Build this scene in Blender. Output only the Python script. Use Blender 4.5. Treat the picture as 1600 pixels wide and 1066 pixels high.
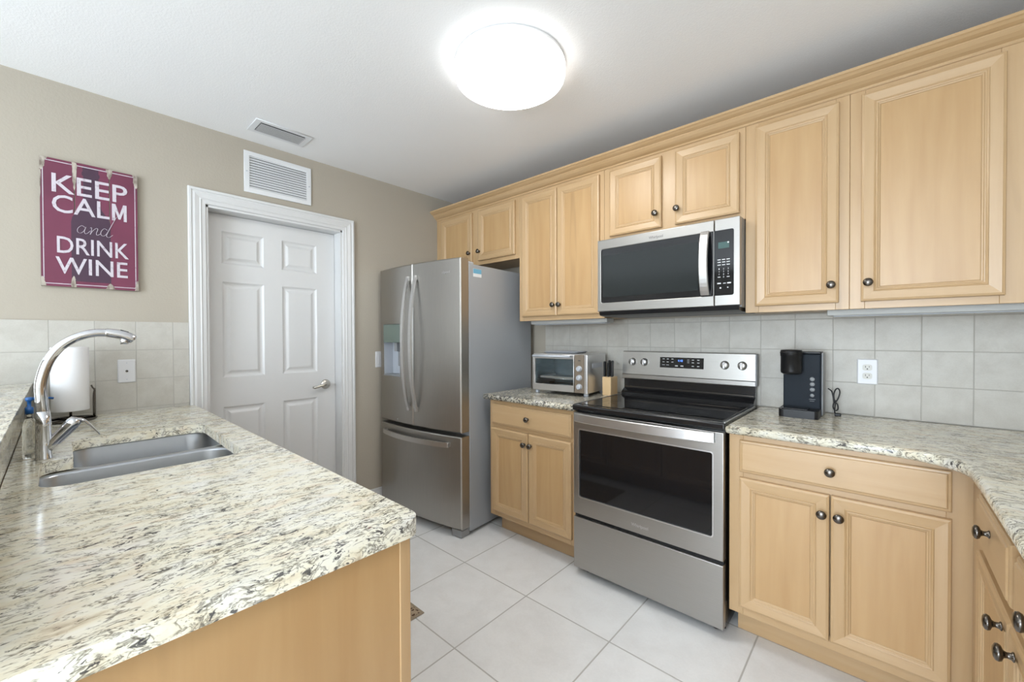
import bpy, bmesh, math, random
from mathutils import Vector, Matrix
from math import pi, sin, cos, radians as R

for o in list(bpy.data.objects):
    bpy.data.objects.remove(o)
S = bpy.context.scene
COL = S.collection
random.seed(4)

# ------------------------------------------------------------------ camera
F_PX, YAW, PIT, ROL = 642.07, 0.7349, -0.0105, -0.0038
fw = Vector((-sin(YAW) * cos(PIT), cos(YAW) * cos(PIT), sin(PIT)))
rt = Vector((cos(YAW), sin(YAW), 0))
up = rt.cross(fw)
rt, up = cos(ROL) * rt + sin(ROL) * up, -sin(ROL) * rt + cos(ROL) * up
cam_data = bpy.data.cameras.new('camera')
cam = bpy.data.objects.new('camera', cam_data)
COL.objects.link(cam)
M = Matrix((rt, up, -fw)).transposed().to_4x4()
M.translation = Vector((2.8806, -2.5304, 1.2952))
cam.matrix_world = M
cam_data.sensor_fit = 'HORIZONTAL'
cam_data.sensor_width = 36
cam_data.lens = F_PX / 1600 * 36
cam_data.clip_start = 0.02
S.camera = cam

# ------------------------------------------------------------------ world, lights, exposure
world = bpy.data.worlds.new('world')
S.world = world
world.use_nodes = True
bg = world.node_tree.nodes['Background']
bg.inputs[0].default_value = (0.80, 0.90, 1.0, 1)
bg.inputs[1].default_value = 1.2
S.view_settings.view_transform = 'Standard'
S.view_settings.look = 'None'
S.view_settings.gamma = 1
S.view_settings.exposure = 0.36
LAMP_STRENGTH = 16.0


def area_light(name, loc, target, sx, sy, watts, color):
    d = bpy.data.lights.new(name, 'AREA')
    d.shape = 'RECTANGLE'
    d.size, d.size_y, d.energy, d.color = sx, sy, watts, color
    o = bpy.data.objects.new(name, d)
    COL.objects.link(o)
    o.location = loc
    o.rotation_euler = (Vector(target) - Vector(loc)).to_track_quat('-Z', 'Y').to_euler()
    return o


# area lights for assumed daylight from an unseen rear opening and dining side window
area_light('assumed_daylight_rear', (2.6, -6.45, 1.25), (2.6, 0, 1.25), 1.9, 2.1, 155, (0.79, 0.895, 1.0))
area_light('assumed_daylight_dining', (-2.9, -4.6, 1.5), (2, -3.2, 1.2), 2.0, 1.6, 125, (0.79, 0.895, 1.0))  # added light for an assumed window; the dining wall has no opening

# ------------------------------------------------------------------ materials
MATS = {}


class NT:
    def __init__(s, name):
        s.m = bpy.data.materials.new(name)
        s.m.use_nodes = True
        s.t = s.m.node_tree
        s.b = s.t.nodes['Principled BSDF']
        s.out = s.t.nodes['Material Output']

    def n(s, typ, **kw):
        nd = s.t.nodes.new('ShaderNode' + typ)
        for k, v in kw.items():
            setattr(nd, k, v)
        return nd

    def link(s, a, b):
        s.t.links.new(a, b)

    def val(s, node, i, v):
        if hasattr(v, 'is_linked') or isinstance(v, bpy.types.NodeSocket):
            s.link(v, node.inputs[i])
        else:
            node.inputs[i].default_value = v

    def math(s, op, a, b=0.0, c=None, clamp=False):
        nd = s.n('Math', operation=op, use_clamp=clamp)
        s.val(nd, 0, a)
        s.val(nd, 1, b)
        if c is not None:
            s.val(nd, 2, c)
        return nd.outputs[0]

    def mix(s, f, a, b, blend='MIX'):
        nd = s.n('Mix', data_type='RGBA', blend_type=blend)
        s.val(nd, 0, f)
        s.val(nd, 6, a)
        s.val(nd, 7, b)
        return nd.outputs[2]

    def coords(s, scale=(1, 1, 1), rot=(0, 0, 0), per_object=False):
        tc = s.n('TexCoord')
        v = tc.outputs['Object']
        if per_object:
            oi = s.n('ObjectInfo')
            k = s.math('MULTIPLY', oi.outputs['Random'], 13.0)
            a = s.n('VectorMath', operation='ADD')
            s.link(v, a.inputs[0])
            s.link(k, a.inputs[1])
            v = a.outputs[0]
        mp = s.n('Mapping')
        mp.inputs['Scale'].default_value = scale
        mp.inputs['Rotation'].default_value = rot
        s.link(v, mp.inputs[0])
        return mp.outputs[0]

    def noise(s, vec, scale, detail=4, rough=0.5, dist=0.0):
        nd = s.n('TexNoise')
        s.link(vec, nd.inputs['Vector'])
        nd.inputs['Scale'].default_value = scale
        nd.inputs['Detail'].default_value = detail
        nd.inputs['Roughness'].default_value = rough
        nd.inputs['Distortion'].default_value = dist
        return nd.outputs['Fac']

    def ramp(s, f, stops, interp='LINEAR'):
        nd = s.n('ValToRGB')
        nd.color_ramp.interpolation = interp
        e = nd.color_ramp.elements
        while len(e) < len(stops):
            e.new(0.5)
        for i, (p, c) in enumerate(stops):
            e[i].position = p
            e[i].color = tuple(c) + (1,) if len(c) == 3 else c
        s.link(f, nd.inputs[0])
        return nd.outputs[0]

    def bump(s, h, strength=0.3, dist=0.002):
        nd = s.n('Bump')
        nd.inputs['Strength'].default_value = strength
        nd.inputs['Distance'].default_value = dist
        s.link(h, nd.inputs['Height'])
        s.link(nd.outputs[0], s.b.inputs['Normal'])

    def base(s, c):
        s.val(s.b, 'Base Color', c)

    def set(s, **kw):
        for k, v in kw.items():
            s.val(s.b, k.replace('_', ' '), v)
        return s


def g(v):
    return (v, v, v)


def srgb(r, g_, b):
    f = lambda c: (c / 255 / 12.92) if c / 255 <= 0.04045 else ((c / 255 + 0.055) / 1.055) ** 2.4
    return (f(r), f(g_), f(b), 1)


def plain(name, color, rough=0.5, metal=0.0, tex=0.06, scale=30, **kw):
    """simple procedural material: a base colour with faint noise mottling in colour and roughness"""
    s = NT(name)
    v = s.coords()
    n = s.noise(v, scale, 3)
    c2 = tuple(x * (1 - tex) for x in color[:3]) + (1,)
    s.base(s.mix(n, tuple(color[:3]) + (1,), c2))
    s.set(Roughness=s.math('MULTIPLY_ADD', n, rough * 0.12, rough * 0.94), Metallic=metal)
    for k, v2 in kw.items():
        s.val(s.b, k.replace('_', ' '), v2)
    MATS[name] = s.m
    return s.m


def wood(name, c_light, c_dark, axis='Z', panel=False):
    s = NT(name)
    sc = {'Z': (1, 1, 0.07), 'X': (0.07, 1, 1), 'Y': (1, 0.07, 1)}[axis]
    v = s.coords(sc, per_object=True)
    n1 = s.noise(v, 22, 5, 0.55, 0.6)
    fine = s.noise(v, 160, 3, 0.6)
    v2 = s.coords({'Z': (1, 1, .35), 'X': (.35, 1, 1), 'Y': (1, .35, 1)}[axis], per_object=True)
    blotch = s.noise(v2, 5.0, 3, 0.5, 0.8)
    if panel:
        wv = s.n('TexWave', wave_type='BANDS', bands_direction='X')
        s.link(s.coords({'Z': (1, .3, .18), 'X': (.18, .3, 1), 'Y': (1, .18, 1)}[axis], rot=(0, .06, 0), per_object=True), wv.inputs[0])
        wv.inputs['Scale'].default_value = 4.5
        wv.inputs['Distortion'].default_value = 16
        wv.inputs['Detail'].default_value = 2.5
        wv.inputs['Detail Scale'].default_value = 1.3
        n1 = s.math('MULTIPLY_ADD', wv.outputs['Fac'], 0.13, s.math('MULTIPLY', n1, 0.87))
    f = s.math('ADD', s.math('MULTIPLY', n1, 0.7), s.math('MULTIPLY', blotch, 0.35))
    col = s.ramp(f, [(0.30, c_dark), (0.52, [(a + b) / 2 for a, b in zip(c_light, c_dark)]), (0.75, c_light)])
    # small brown mineral streaks typical of maple
    st = s.noise(s.coords(tuple(a * 1.0 for a in sc), per_object=True), 9, 2, 0.5, 1.2)
    st = s.ramp(st, [(0.70, g(0)), (0.78, g(1))])
    col = s.mix(s.math('MULTIPLY', st, 0.35), col, tuple(x * 0.62 for x in c_dark[:3]) + (1,))
    col = s.mix(s.math('MULTIPLY', fine, 0.10), col, tuple(x * 0.75 for x in c_dark[:3]) + (1,))
    s.base(col)
    s.set(Roughness=0.36)
    s.b.inputs['Specular IOR Level'].default_value = 0.45
    s.b.inputs['Coat Weight'].default_value = 0.25
    s.b.inputs['Coat Roughness'].default_value = 0.30
    MATS[name] = s.m
    return s.m


WL, WD = (0.545, 0.375, 0.21), (0.465, 0.30, 0.145)
wood('maple_vertical', WL, WD, 'Z')
wood('maple_horizontal', WL, WD, 'X')
wood('maple_panel', (0.53, 0.345, 0.167), (0.445, 0.268, 0.117), 'Z', panel=True)
wood('knife_block_wood', (0.74, 0.54, 0.30), (0.62, 0.42, 0.22), 'Z')
wood('sign_edge_wood', (0.30, 0.24, 0.19), (0.12, 0.09, 0.07), 'Z')


def granite(name, axis):
    s = NT(name)
    # slow wander of the flow direction
    base = s.coords()
    st = {'X': (0.40, 1, 0.8), 'Y': (1, 0.44, 0.8), 'D': (0.8, 1, 1)}[axis]
    wob = s.n('TexNoise')
    s.link(base, wob.inputs['Vector'])
    wob.inputs['Scale'].default_value = 7
    wob.inputs['Detail'].default_value = 2
    sub = s.n('VectorMath', operation='MULTIPLY_ADD')
    s.link(wob.outputs['Color'], sub.inputs[0])
    sub.inputs[1].default_value = (0.05, 0.05, 0.05)
    s.link(base, sub.inputs[2])
    mp = s.n('Mapping')
    mp.inputs['Scale'].default_value = st
    mp.inputs['Rotation'].default_value = (0, 0, 0.16 if axis == 'Y' else -0.1)
    s.link(sub.outputs[0], mp.inputs[0])
    v = mp.outputs[0]
    def shifted(x, y, z):
        m_ = s.n('Mapping')
        m_.inputs['Location'].default_value = (x, y, z)
        s.link(v, m_.inputs[0])
        return m_.outputs[0]

    cream = s.ramp(s.noise(v, 30, 6, 0.6, 0.4), [(0.28, (0.46, 0.39, 0.28)), (0.38, (0.69, 0.63, 0.48)), (0.50, (0.74, 0.71, 0.585)), (0.68, (0.76, 0.745, 0.67))])
    patch = s.ramp(s.noise(shifted(2, 4, 6), 12, 4, 0.55), [(0.55, g(0)), (0.68, g(1))])
    col = s.mix(s.math('MULTIPLY', patch, 0.45), cream, (0.62, 0.63, 0.64, 1))
    peach = s.ramp(s.noise(shifted(5, 1, 3), 20, 4, 0.6), [(0.57, g(0)), (0.70, g(1))])
    col = s.mix(s.math('MULTIPLY', peach, 0.45), col, (0.68, 0.50, 0.34, 1))
    dens = s.noise(s.coords(), 6, 2, 0.5)

    def streaks(loc, sc, width, gate_lo, colr, amount):
        global_n = s.noise(shifted(*loc), sc, 3, 0.55, 0.9)
        ln = s.math('ABSOLUTE', s.math('SUBTRACT', global_n, 0.5))
        ln = s.ramp(ln, [(0.0, g(1)), (width, g(0))])
        gt = s.noise(shifted(loc[1], loc[2], loc[0]), sc * 0.8, 4, 0.6)
        gt = s.ramp(s.math('MULTIPLY_ADD', dens, 0.2, gt), [(gate_lo, g(0)), (gate_lo + 0.06, g(1))])
        return s.math('MULTIPLY', s.math('MULTIPLY', ln, gt), amount)
    ml = -0.135 if axis == 'D' else (-0.03 if axis == 'X' else -0.01)
    k1 = streaks((1.3, 2.9, 7.1), 56, 0.050, 0.60 + ml, None, 0.85)
    col = s.mix(k1, col, (0.115, 0.095, 0.062, 1))
    k2 = streaks((4.3, 8.9, 1.1), 85, 0.055, 0.60 + ml, None, 0.8)
    col = s.mix(k2, col, (0.10, 0.085, 0.07, 1))
    n2 = s.noise(shifted(6.1, 0.2, 2.7), 88, 5, 0.62, 0.9)
    dk = s.ramp(s.math('MULTIPLY_ADD', dens, 0.22, n2), [(0.725 + ml * .7, g(0)), (0.76 + ml * .7, g(1))])
    col = s.mix(s.math('MULTIPLY', dk, 0.9), col, (0.035, 0.032, 0.036, 1))
    # garnets
    mp3 = s.n('Mapping')
    mp3.inputs['Location'].default_value = (7.7, 2.2, 0.4)
    s.link(v, mp3.inputs[0])
    n4 = s.noise(mp3.outputs[0], 42, 4, 0.6, 0.5)
    gr = s.ramp(n4, [(0.715, g(0)), (0.735, g(1))])
    col = s.mix(s.math('MULTIPLY', gr, 0.85), col, (0.11, 0.030, 0.035, 1))
    s.base(col)
    s.set(Roughness=s.math('MULTIPLY_ADD', n2, 0.06, 0.09))
    s.b.inputs['Specular IOR Level'].default_value = 0.42
    MATS[name] = s.m
    return s.m


granite('granite_along_y', 'Y')
granite('granite_along_x', 'X')
granite('granite_mottled', 'D')


def tile_mat(name, ax1, ax2, o1, o2, size, grout, c_tile, c_tile2, c_grout, rough, mottle=12, bumpy=0.25, coat=0.0, light_grout=False):
    s = NT(name)
    tc = s.n('TexCoord')
    sp = s.n('SeparateXYZ')
    s.link(tc.outputs['Object'], sp.inputs[0])

    def axis(i, off):
        q = s.math('DIVIDE', s.math('SUBTRACT', sp.outputs[i], off), size)
        fr = s.math('FRACT', q)
        d = s.math('MINIMUM', fr, s.math('SUBTRACT', 1.0, fr))
        fl = s.math('FLOOR', q)
        return d, fl
    d1, f1 = axis(ax1, o1)
    d2, f2 = axis(ax2, o2)
    d = s.math('MINIMUM', d1, d2)
    w = grout / 2 / size
    mask = s.n('MapRange', interpolation_type='SMOOTHSTEP')
    s.link(d, mask.inputs[0])
    mask.inputs[1].default_value = w * 0.65
    mask.inputs[2].default_value = w * 1.35
    k = mask.outputs[0]
    cb = s.n('CombineXYZ')
    s.link(f1, cb.inputs[0])
    s.link(f2, cb.inputs[1])
    wn = s.n('TexWhiteNoise', noise_dimensions='3D')
    s.link(cb.outputs[0], wn.inputs['Vector'])
    v = s.n('VectorMath', operation='MULTIPLY_ADD')
    s.link(wn.outputs['Color'], v.inputs[0])
    v.inputs[1].default_value = (7, 7, 7)
    s.link(tc.outputs['Object'], v.inputs[2])
    n = s.noise(v.outputs[0], mottle, 5, 0.6, 0.3)
    n2 = s.noise(v.outputs[0], mottle * 16, 3, 0.6)
    f = s.math('ADD', s.math('MULTIPLY', n, 0.75), s.math('MULTIPLY', n2, 0.28))
    f = s.math('MULTIPLY_ADD', wn.outputs['Value'], 0.10, f)
    col = s.ramp(f, [(0.38, c_tile2), (0.66, c_tile)])
    col = s.mix(k, c_grout, col)
    s.base(col)
    s.set(Roughness=s.mix(k, (0.85,) * 3 + (1,), (rough,) * 3 + (1,)))
    h = s.math('MULTIPLY_ADD', n2, 0.12, k)
    s.bump(h, bumpy, 0.002)
    s.b.inputs['Coat Weight'].default_value = coat
    MATS[name] = s.m
    return s.m


tile_mat('floor_tile', 0, 1, 1.1021, -0.9755, 0.4608, 0.006, (0.83, 0.835, 0.835), (0.75, 0.75, 0.745), (0.47, 0.46, 0.44, 1), 0.34, 7, 0.3)
tile_mat('wall_tile_back', 0, 2, 3.157, 1.0725, 0.1525, 0.0035, (0.535, 0.515, 0.465), (0.455, 0.43, 0.38), (0.43, 0.41, 0.37, 1), 0.45, 14, 0.5)
tile_mat('wall_tile_left', 1, 2, -2.407, 1.0835, 0.1500, 0.0035, (0.535, 0.515, 0.465), (0.455, 0.43, 0.38), (0.43, 0.41, 0.37, 1), 0.45, 14, 0.5)


def textured_paint(name, color, rough, scale, strength):
    s = NT(name)
    v = s.coords()
    n = s.noise(v, scale, 4, 0.6)
    s.base(s.mix(s.noise(v, 1.5, 2), color, tuple(c * 0.97 for c in color[:3]) + (1,)))
    s.set(Roughness=rough)
    s.bump(s.ramp(n, [(0.42, g(0)), (0.62, g(1))]), strength, 0.003)
    MATS[name] = s.m


textured_paint('ceiling_paint', (0.93, 0.93, 0.93, 1), 0.9, 130, 0.13)
textured_paint('wall_paint', (0.44, 0.395, 0.325, 1), 0.7, 90, 0.10)
textured_paint('wall_paint_darkened', (0.34, 0.31, 0.27, 1), 0.8, 70, 0.2)  # unseen rear wall, tone darkened to dim what the steel and glass reflect
textured_paint('wall_paint_light', (0.72, 0.70, 0.66, 1), 0.8, 70, 0.2)


def steel(name, color, rough, axis='X', aniso=0.5):
    s = NT(name)
    sc = {'X': (0.015, 1, 1), 'Z': (1, 1, 0.015), 'Y': (1, 0.015, 1)}[axis]
    v = s.coords(sc)
    n = s.noise(v, 420, 3, 0.6)
    s.base(s.mix(n, tuple(color) + (1,), tuple(c * 0.86 for c in color) + (1,)))
    s.set(Metallic=1.0, Roughness=s.math('MULTIPLY_ADD', n, 0.12, rough - 0.05))
    s.bump(n, 0.05, 0.0006)
    MATS[name] = s.m


steel('brushed_steel', (0.45, 0.435, 0.41), 0.33, 'X')
steel('brushed_steel_vertical', (0.45, 0.435, 0.41), 0.36, 'Z')
steel('bright_steel', (0.68, 0.67, 0.66), 0.34, 'X')
plain('sink_steel', (0.46, 0.48, 0.51), 0.30, 1.0, 0.04, 60)
plain('chrome', (0.66, 0.66, 0.68), 0.07, 1.0, 0.02)
plain('satin_nickel', (0.55, 0.52, 0.47), 0.28, 1.0)
plain('pewter', (0.15, 0.135, 0.12), 0.24, 1.0, 0.15)
plain('white_trim', (0.70, 0.70, 0.695), 0.38, tex=0.02)
plain('white_plastic', (0.68, 0.68, 0.69), 0.3, tex=0.02)
plain('vent_white', (0.78, 0.79, 0.80), 0.4, tex=0.02)
plain('vent_slat', (0.45, 0.45, 0.45), 0.45)
plain('dark_void', (0.03, 0.03, 0.035), 0.8)
plain('black_plastic', (0.010, 0.010, 0.011), 0.35, Specular_IOR_Level=0.35)
plain('black_enamel', (0.012, 0.012, 0.013), 0.16)
plain('black_glass', (0.008, 0.008, 0.009), 0.045, tex=0.0, Specular_IOR_Level=0.5)
plain('microwave_screen', (0.022, 0.026, 0.026), 0.12, tex=0.1, scale=300, Specular_IOR_Level=0.28)
plain('navy_plastic', (0.011, 0.016, 0.023), 0.5, Specular_IOR_Level=0.15)
plain('fridge_side_grey', (0.38, 0.405, 0.435), 0.36, 0.15, 0.05, 400)
plain('grey_plastic', (0.30, 0.31, 0.32), 0.45)
plain('light_grey_plastic', (0.52, 0.55, 0.60), 0.4)
plain('fixture_grey', (0.42, 0.42, 0.40), 0.5)
plain('dispenser_glass', (0.17, 0.21, 0.18), 0.12)
plain('paper_white', (0.86, 0.86, 0.87), 0.95, tex=0.03, scale=120)
plain('blue_plastic', (0.01, 0.10, 0.32), 0.35)
plain('label_white', (0.75, 0.78, 0.80), 0.5)
plain('label_blue', (0.16, 0.42, 0.60), 0.5)
plain('marking_white', (0.70, 0.70, 0.70), 0.5)
plain('marking_grey', (0.25, 0.25, 0.25), 0.5)
plain('logo_grey', (0.62, 0.62, 0.62), 0.35, 0.6)
plain('logo_dark', (0.10, 0.10, 0.10), 0.4, 0.4)
plain('heating_element', (0.35, 0.34, 0.33), 0.4, 0.8)
plain('toaster_interior', (0.32, 0.38, 0.42), 0.3, 0.5)
plain('bronze_panel', (0.36, 0.30, 0.24), 0.33, 0.85)
plain('burner_print', (0.045, 0.045, 0.048), 0.22)
plain('outlet_face', (0.60, 0.585, 0.53), 0.35)
plain('lamp_base', (0.75, 0.75, 0.75), 0.5)


def glass(name, color, rough=0.0, thin=True):
    s = NT(name)
    n = s.noise(s.coords(), 8, 2)
    s.base(s.mix(n, color, tuple(c * 0.97 for c in color[:3]) + (1,)))
    s.set(Roughness=rough)
    s.b.inputs['Transmission Weight'].default_value = 1.0
    s.b.inputs['IOR'].default_value = 1.45
    MATS[name] = s.m


glass('clear_glass', (0.90, 0.95, 0.96, 1))
glass('bottle_plastic', (0.93, 0.94, 0.92, 1), 0.08)


def emissive(name, color, strength, base=(0.9, 0.9, 0.9, 1)):
    s = NT(name)
    n = s.noise(s.coords(), 3, 1)
    s.base(base)
    s.b.inputs['Emission Color'].default_value = tuple(color) + (1,)
    s.link(s.math('MULTIPLY_ADD', n, strength * 0.04, strength * 0.98), s.b.inputs['Emission Strength'])
    MATS[name] = s.m


emissive('lamp_diffuser', (1.0, 0.98, 0.95), LAMP_STRENGTH)
emissive('lamp_diffuser_rim', (1.0, 0.98, 0.95), LAMP_STRENGTH * 0.15)
emissive('clock_blue', (0.12, 0.30, 1.0), 1.6, (0.02, 0.03, 0.08, 1))
emissive('microwave_display', (0.05, 0.20, 0.18), 0.35, (0.02, 0.03, 0.03, 1))


def sign_paint():
    s = NT('sign_burgundy')
    v = s.coords()
    n = s.noise(v, 3, 3)
    s.base(s.ramp(n, [(0.35, (0.135, 0.026, 0.058)), (0.65, (0.185, 0.036, 0.078))]))
    s.set(Roughness=0.42)
    MATS['sign_burgundy'] = s.m
    s = NT('sign_bottle')
    s.base(s.mix(s.noise(s.coords(), 6, 3), (0.040, 0.020, 0.040, 1), (0.075, 0.030, 0.060, 1)))
    s.set(Roughness=0.42)
    MATS['sign_bottle'] = s.m
    s = NT('sign_lettering')
    n = s.noise(s.coords(), 60, 3)
    s.base(s.ramp(n, [(0.28, (0.40, 0.32, 0.38)), (0.42, (0.60, 0.55, 0.60))]))
    s.set(Roughness=0.5)
    MATS['sign_lettering'] = s.m
    s = NT('sign_worn')
    n = s.noise(s.coords((1, 1, .4)), 60, 4)
    s.base(s.ramp(n, [(0.35, (0.20, 0.16, 0.13)), (0.6, (0.50, 0.45, 0.38))]))
    s.set(Roughness=0.7)
    MATS['sign_worn'] = s.m


sign_paint()


def rug_mat():
    s = NT('rug_pattern')
    v = s.coords()
    vo = s.n('TexVoronoi', feature='DISTANCE_TO_EDGE')
    s.link(v, vo.inputs['Vector'])
    vo.inputs['Scale'].default_value = 60
    a = s.ramp(vo.outputs['Distance'], [(0.10, g(1)), (0.22, g(0))])
    s.base(s.mix(a, (0.10, 0.055, 0.035, 1), (0.42, 0.33, 0.23, 1)))
    s.set(Roughness=0.95)
    s.bump(s.noise(v, 300, 2), 0.5, 0.002)
    MATS['rug_pattern'] = s.m


rug_mat()
plain('rug_border', (0.36, 0.30, 0.22), 0.95, tex=0.2, scale=200)


# ------------------------------------------------------------------ mesh builder
class MB:
    def __init__(s):
        s.bm = bmesh.new()
        s.bm.faces.layers.int.new('done')

    @property
    def D(s):
        return s.bm.faces.layers.int['done']

    def _mark(s, m, smooth=False):
        D = s.D
        for f in s.bm.faces:
            if not f[D]:
                f[D] = 1
                f.material_index = m
                f.smooth = smooth

    def box(s, x0, x1, y0, y1, z0, z1, m=0, bev=0.0, seg=2):
        r = bmesh.ops.create_cube(s.bm, size=1.0)
        vs = r['verts']
        for v in vs:
            v.co = Vector(((x0 + x1) / 2 + v.co.x * (x1 - x0), (y0 + y1) / 2 + v.co.y * (y1 - y0), (z0 + z1) / 2 + v.co.z * (z1 - z0)))
        if bev > 0:
            es = list({e for v in vs for e in v.link_edges})
            bmesh.ops.bevel(s.bm, geom=es, offset=bev, segments=seg, profile=0.5, affect='EDGES')
        s._mark(m, False)
        return s

    def rings(s, rings, m=0, smooth=True, close=True, cap0=True, cap1=True, mats=None):
        """connect a list of equal-length rings of points"""
        vv = [[s.bm.verts.new(p) for p in r] for r in rings]
        n = len(vv[0])
        for i in range(len(vv) - 1):
            for j in range(n if close else n - 1):
                k = (j + 1) % n
                f = s.bm.faces.new((vv[i][j], vv[i][k], vv[i + 1][k], vv[i + 1][j]))
                f[s.D] = 1
                f.smooth = smooth
                f.material_index = mats[j] if mats else m
        if cap0:
            f = s.bm.faces.new(list(reversed(vv[0])))
        if cap1:
            f = s.bm.faces.new(vv[-1])
        s._mark(m, False)
        return s

    def lathe(s, prof, c=(0, 0, 0), axis='Z', seg=24, m=0, smooth=True):
        """prof: list of (radius, height along axis)"""
        c = Vector(c)
        rings = []
        for r, h in prof:
            r = max(r, 0.00005)
            ring = []
            for i in range(seg):
                a = 2 * pi * i / seg
                x, y = r * cos(a), r * sin(a)
                p = {'Z': (x, y, h), '-Y': (x, -h, y), 'Y': (x, h, -y), 'X': (h, x, y), '-X': (-h, y, x)}[axis]
                ring.append(c + Vector(p))
            rings.append(ring)
        return s.rings(rings, m, smooth)

    def tube(s, pts, r, seg=12, m=0, flat=None):
        """tube along points; r a number or list; flat=(a,b) uses an elliptic section with up hint"""
        P = [Vector(p) for p in pts]
        n = len(P)
        rr = r if isinstance(r, (list, tuple)) else [r] * n
        rings = []
        t0 = (P[1] - P[0]).normalized()
        ref = Vector((0, 0, 1)) if abs(t0.z) < 0.9 else Vector((0, 1, 0))
        u = t0.cross(ref).normalized()
        for i in range(n):
            t = (P[min(i + 1, n - 1)] - P[max(i - 1, 0)]).normalized()
            u = (u - t * u.dot(t)).normalized()
            w = t.cross(u)
            a, b = (1, 1) if flat is None else flat
            rings.append([P[i] + (u * cos(2 * pi * k / seg) * a + w * sin(2 * pi * k / seg) * b) * rr[i] for k in range(seg)])
        return s.rings(rings, m, True)

    def prism(s, outline, axis, a, b, m=0, bev=0.0, smooth=False):
        """extrude 2-D outline along axis from a to b. outline coords: X->(y,z) Y->(x,z) Z->(x,y)"""
        f3 = {'X': lambda p, h: (h, p[0], p[1]), 'Y': lambda p, h: (p[0], h, p[1]), 'Z': lambda p, h: (p[0], p[1], h)}[axis]
        return s.rings([[f3(p, a) for p in outline], [f3(p, b) for p in outline]], m, smooth)

    def slab(s, outer, hole, z0, z1, r, m=0, seg=4):
        """flat slab of polygon outline (with optional hole) and rounded long edges"""
        bm = bmesh.new()
        for loop in (outer, hole or []):
            vs = [bm.verts.new((p[0], p[1], z0)) for p in loop]
            for i in range(len(vs)):
                bm.edges.new((vs[i], vs[(i + 1) % len(vs)]))
        bmesh.ops.triangle_fill(bm, edges=bm.edges[:], use_beauty=True)
        g0 = bmesh.ops.extrude_face_region(bm, geom=bm.faces[:])
        for v in [x for x in g0['geom'] if isinstance(x, bmesh.types.BMVert)]:
            v.co.z = z1
        bmesh.ops.recalc_face_normals(bm, faces=bm.faces[:])
        es = [e for e in bm.edges if len(e.link_faces) == 2 and e.calc_face_angle() > 1.0 and abs(e.verts[0].co.z - e.verts[1].co.z) < 1e-6]
        bmesh.ops.bevel(bm, geom=es, offset=r, segments=seg, profile=0.5, affect='EDGES', clamp_overlap=True)
        me = bpy.data.meshes.new('tmp')
        bm.to_mesh(me)
        bm.free()
        s.bm.from_mesh(me)
        bpy.data.meshes.remove(me)
        s.bm.normal_update()
        for f in s.bm.faces:
            if not f[s.D]:
                f[s.D] = 1
                f.material_index = m
                f.smooth = abs(f.normal.z) < 0.999
        return s

    def mesh(s, me, mat4, m=0):
        me.transform(mat4)
        s.bm.from_mesh(me)
        s._mark(m)
        return s

    def build(s, name, mats, parent=None, loc=(0, 0, 0), fix=True):
        if fix:
            bmesh.ops.recalc_face_normals(s.bm, faces=s.bm.faces[:])
        s.bm.faces.layers.int.remove(s.D)
        me = bpy.data.meshes.new(name)
        s.bm.to_mesh(me)
        s.bm.free()
        for mm in ([mats] if isinstance(mats, str) else mats):
            me.materials.append(MATS[mm])
        o = bpy.data.objects.new(name, me)
        COL.objects.link(o)
        o.location = loc
        if parent:
            o.parent = parent
        return o


def tag(o, label=None, cat=None, group=None, kind=None):
    if label:
        o['label'] = label
    if cat:
        o['category'] = cat
    if group:
        o['group'] = group
    if kind:
        o['kind'] = kind
    return o


def thing(name, label, cat, loc=(0, 0, 0), rz=0.0, group=None):
    o = bpy.data.objects.new(name, None)
    COL.objects.link(o)
    o.empty_display_size = 0.05
    o.location = loc
    o.rotation_euler = (0, 0, rz)
    return tag(o, label, cat, group)


def struct(name, mb, mats, label=None):
    o = mb.build(name, mats)
    return tag(o, label, None, None, 'structure')


def text_mesh(txt, size, extrude=0.0003, offset=0.0, shear=0.0, sx=1.0, space=1.0):
    """letters as a mesh, centred; lies in the local x/z plane facing -y"""
    cu = bpy.data.curves.new('txt', 'FONT')
    cu.body = txt
    cu.size = size
    cu.extrude = extrude
    cu.offset = offset
    cu.shear = shear
    cu.space_character = space
    cu.resolution_u = 3
    cu.align_x = 'CENTER'
    cu.align_y = 'CENTER'
    o = bpy.data.objects.new('txt', cu)
    COL.objects.link(o)
    bpy.context.view_layer.update()
    me = bpy.data.meshes.new_from_object(o.evaluated_get(bpy.context.evaluated_depsgraph_get()))
    bpy.data.objects.remove(o)
    me.transform(Matrix.Diagonal((sx, 1, 1, 1)))
    xs = [v.co.x for v in me.vertices]
    ys = [v.co.y for v in me.vertices]
    if xs:
        me.transform(Matrix.Translation((-(min(xs) + max(xs)) / 2, -(min(ys) + max(ys)) / 2, 0)))
    me.transform(Matrix.Rotation(pi / 2, 4, 'X'))
    return me, (max(xs) - min(xs), max(ys) - min(ys))


def fit_text(mb, txt, x0, x1, z0, z1, y, m=0, **kw):
    me, (w, h) = text_mesh(txt, 0.1, **kw)
    mb.mesh(me, Matrix.Translation(((x0 + x1) / 2, y, (z0 + z1) / 2)) @ Matrix.Diagonal(((x1 - x0) / w, 1, (z1 - z0) / h, 1)), m)
    bpy.data.meshes.remove(me)


def arc(cx, cy, r, a0, a1, n=6):
    return [(cx + r * cos(R(a0 + (a1 - a0) * i / n)), cy + r * sin(R(a0 + (a1 - a0) * i / n))) for i in range(n + 1)]


def rrect(x0, x1, y0, y1, r, n=5):
    return arc(x1 - r, y1 - r, r, 0, 90, n) + arc(x0 + r, y1 - r, r, 90, 180, n) + arc(x0 + r, y0 + r, r, 180, 270, n) + arc(x1 - r, y0 + r, r, 270, 360, n)


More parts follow.
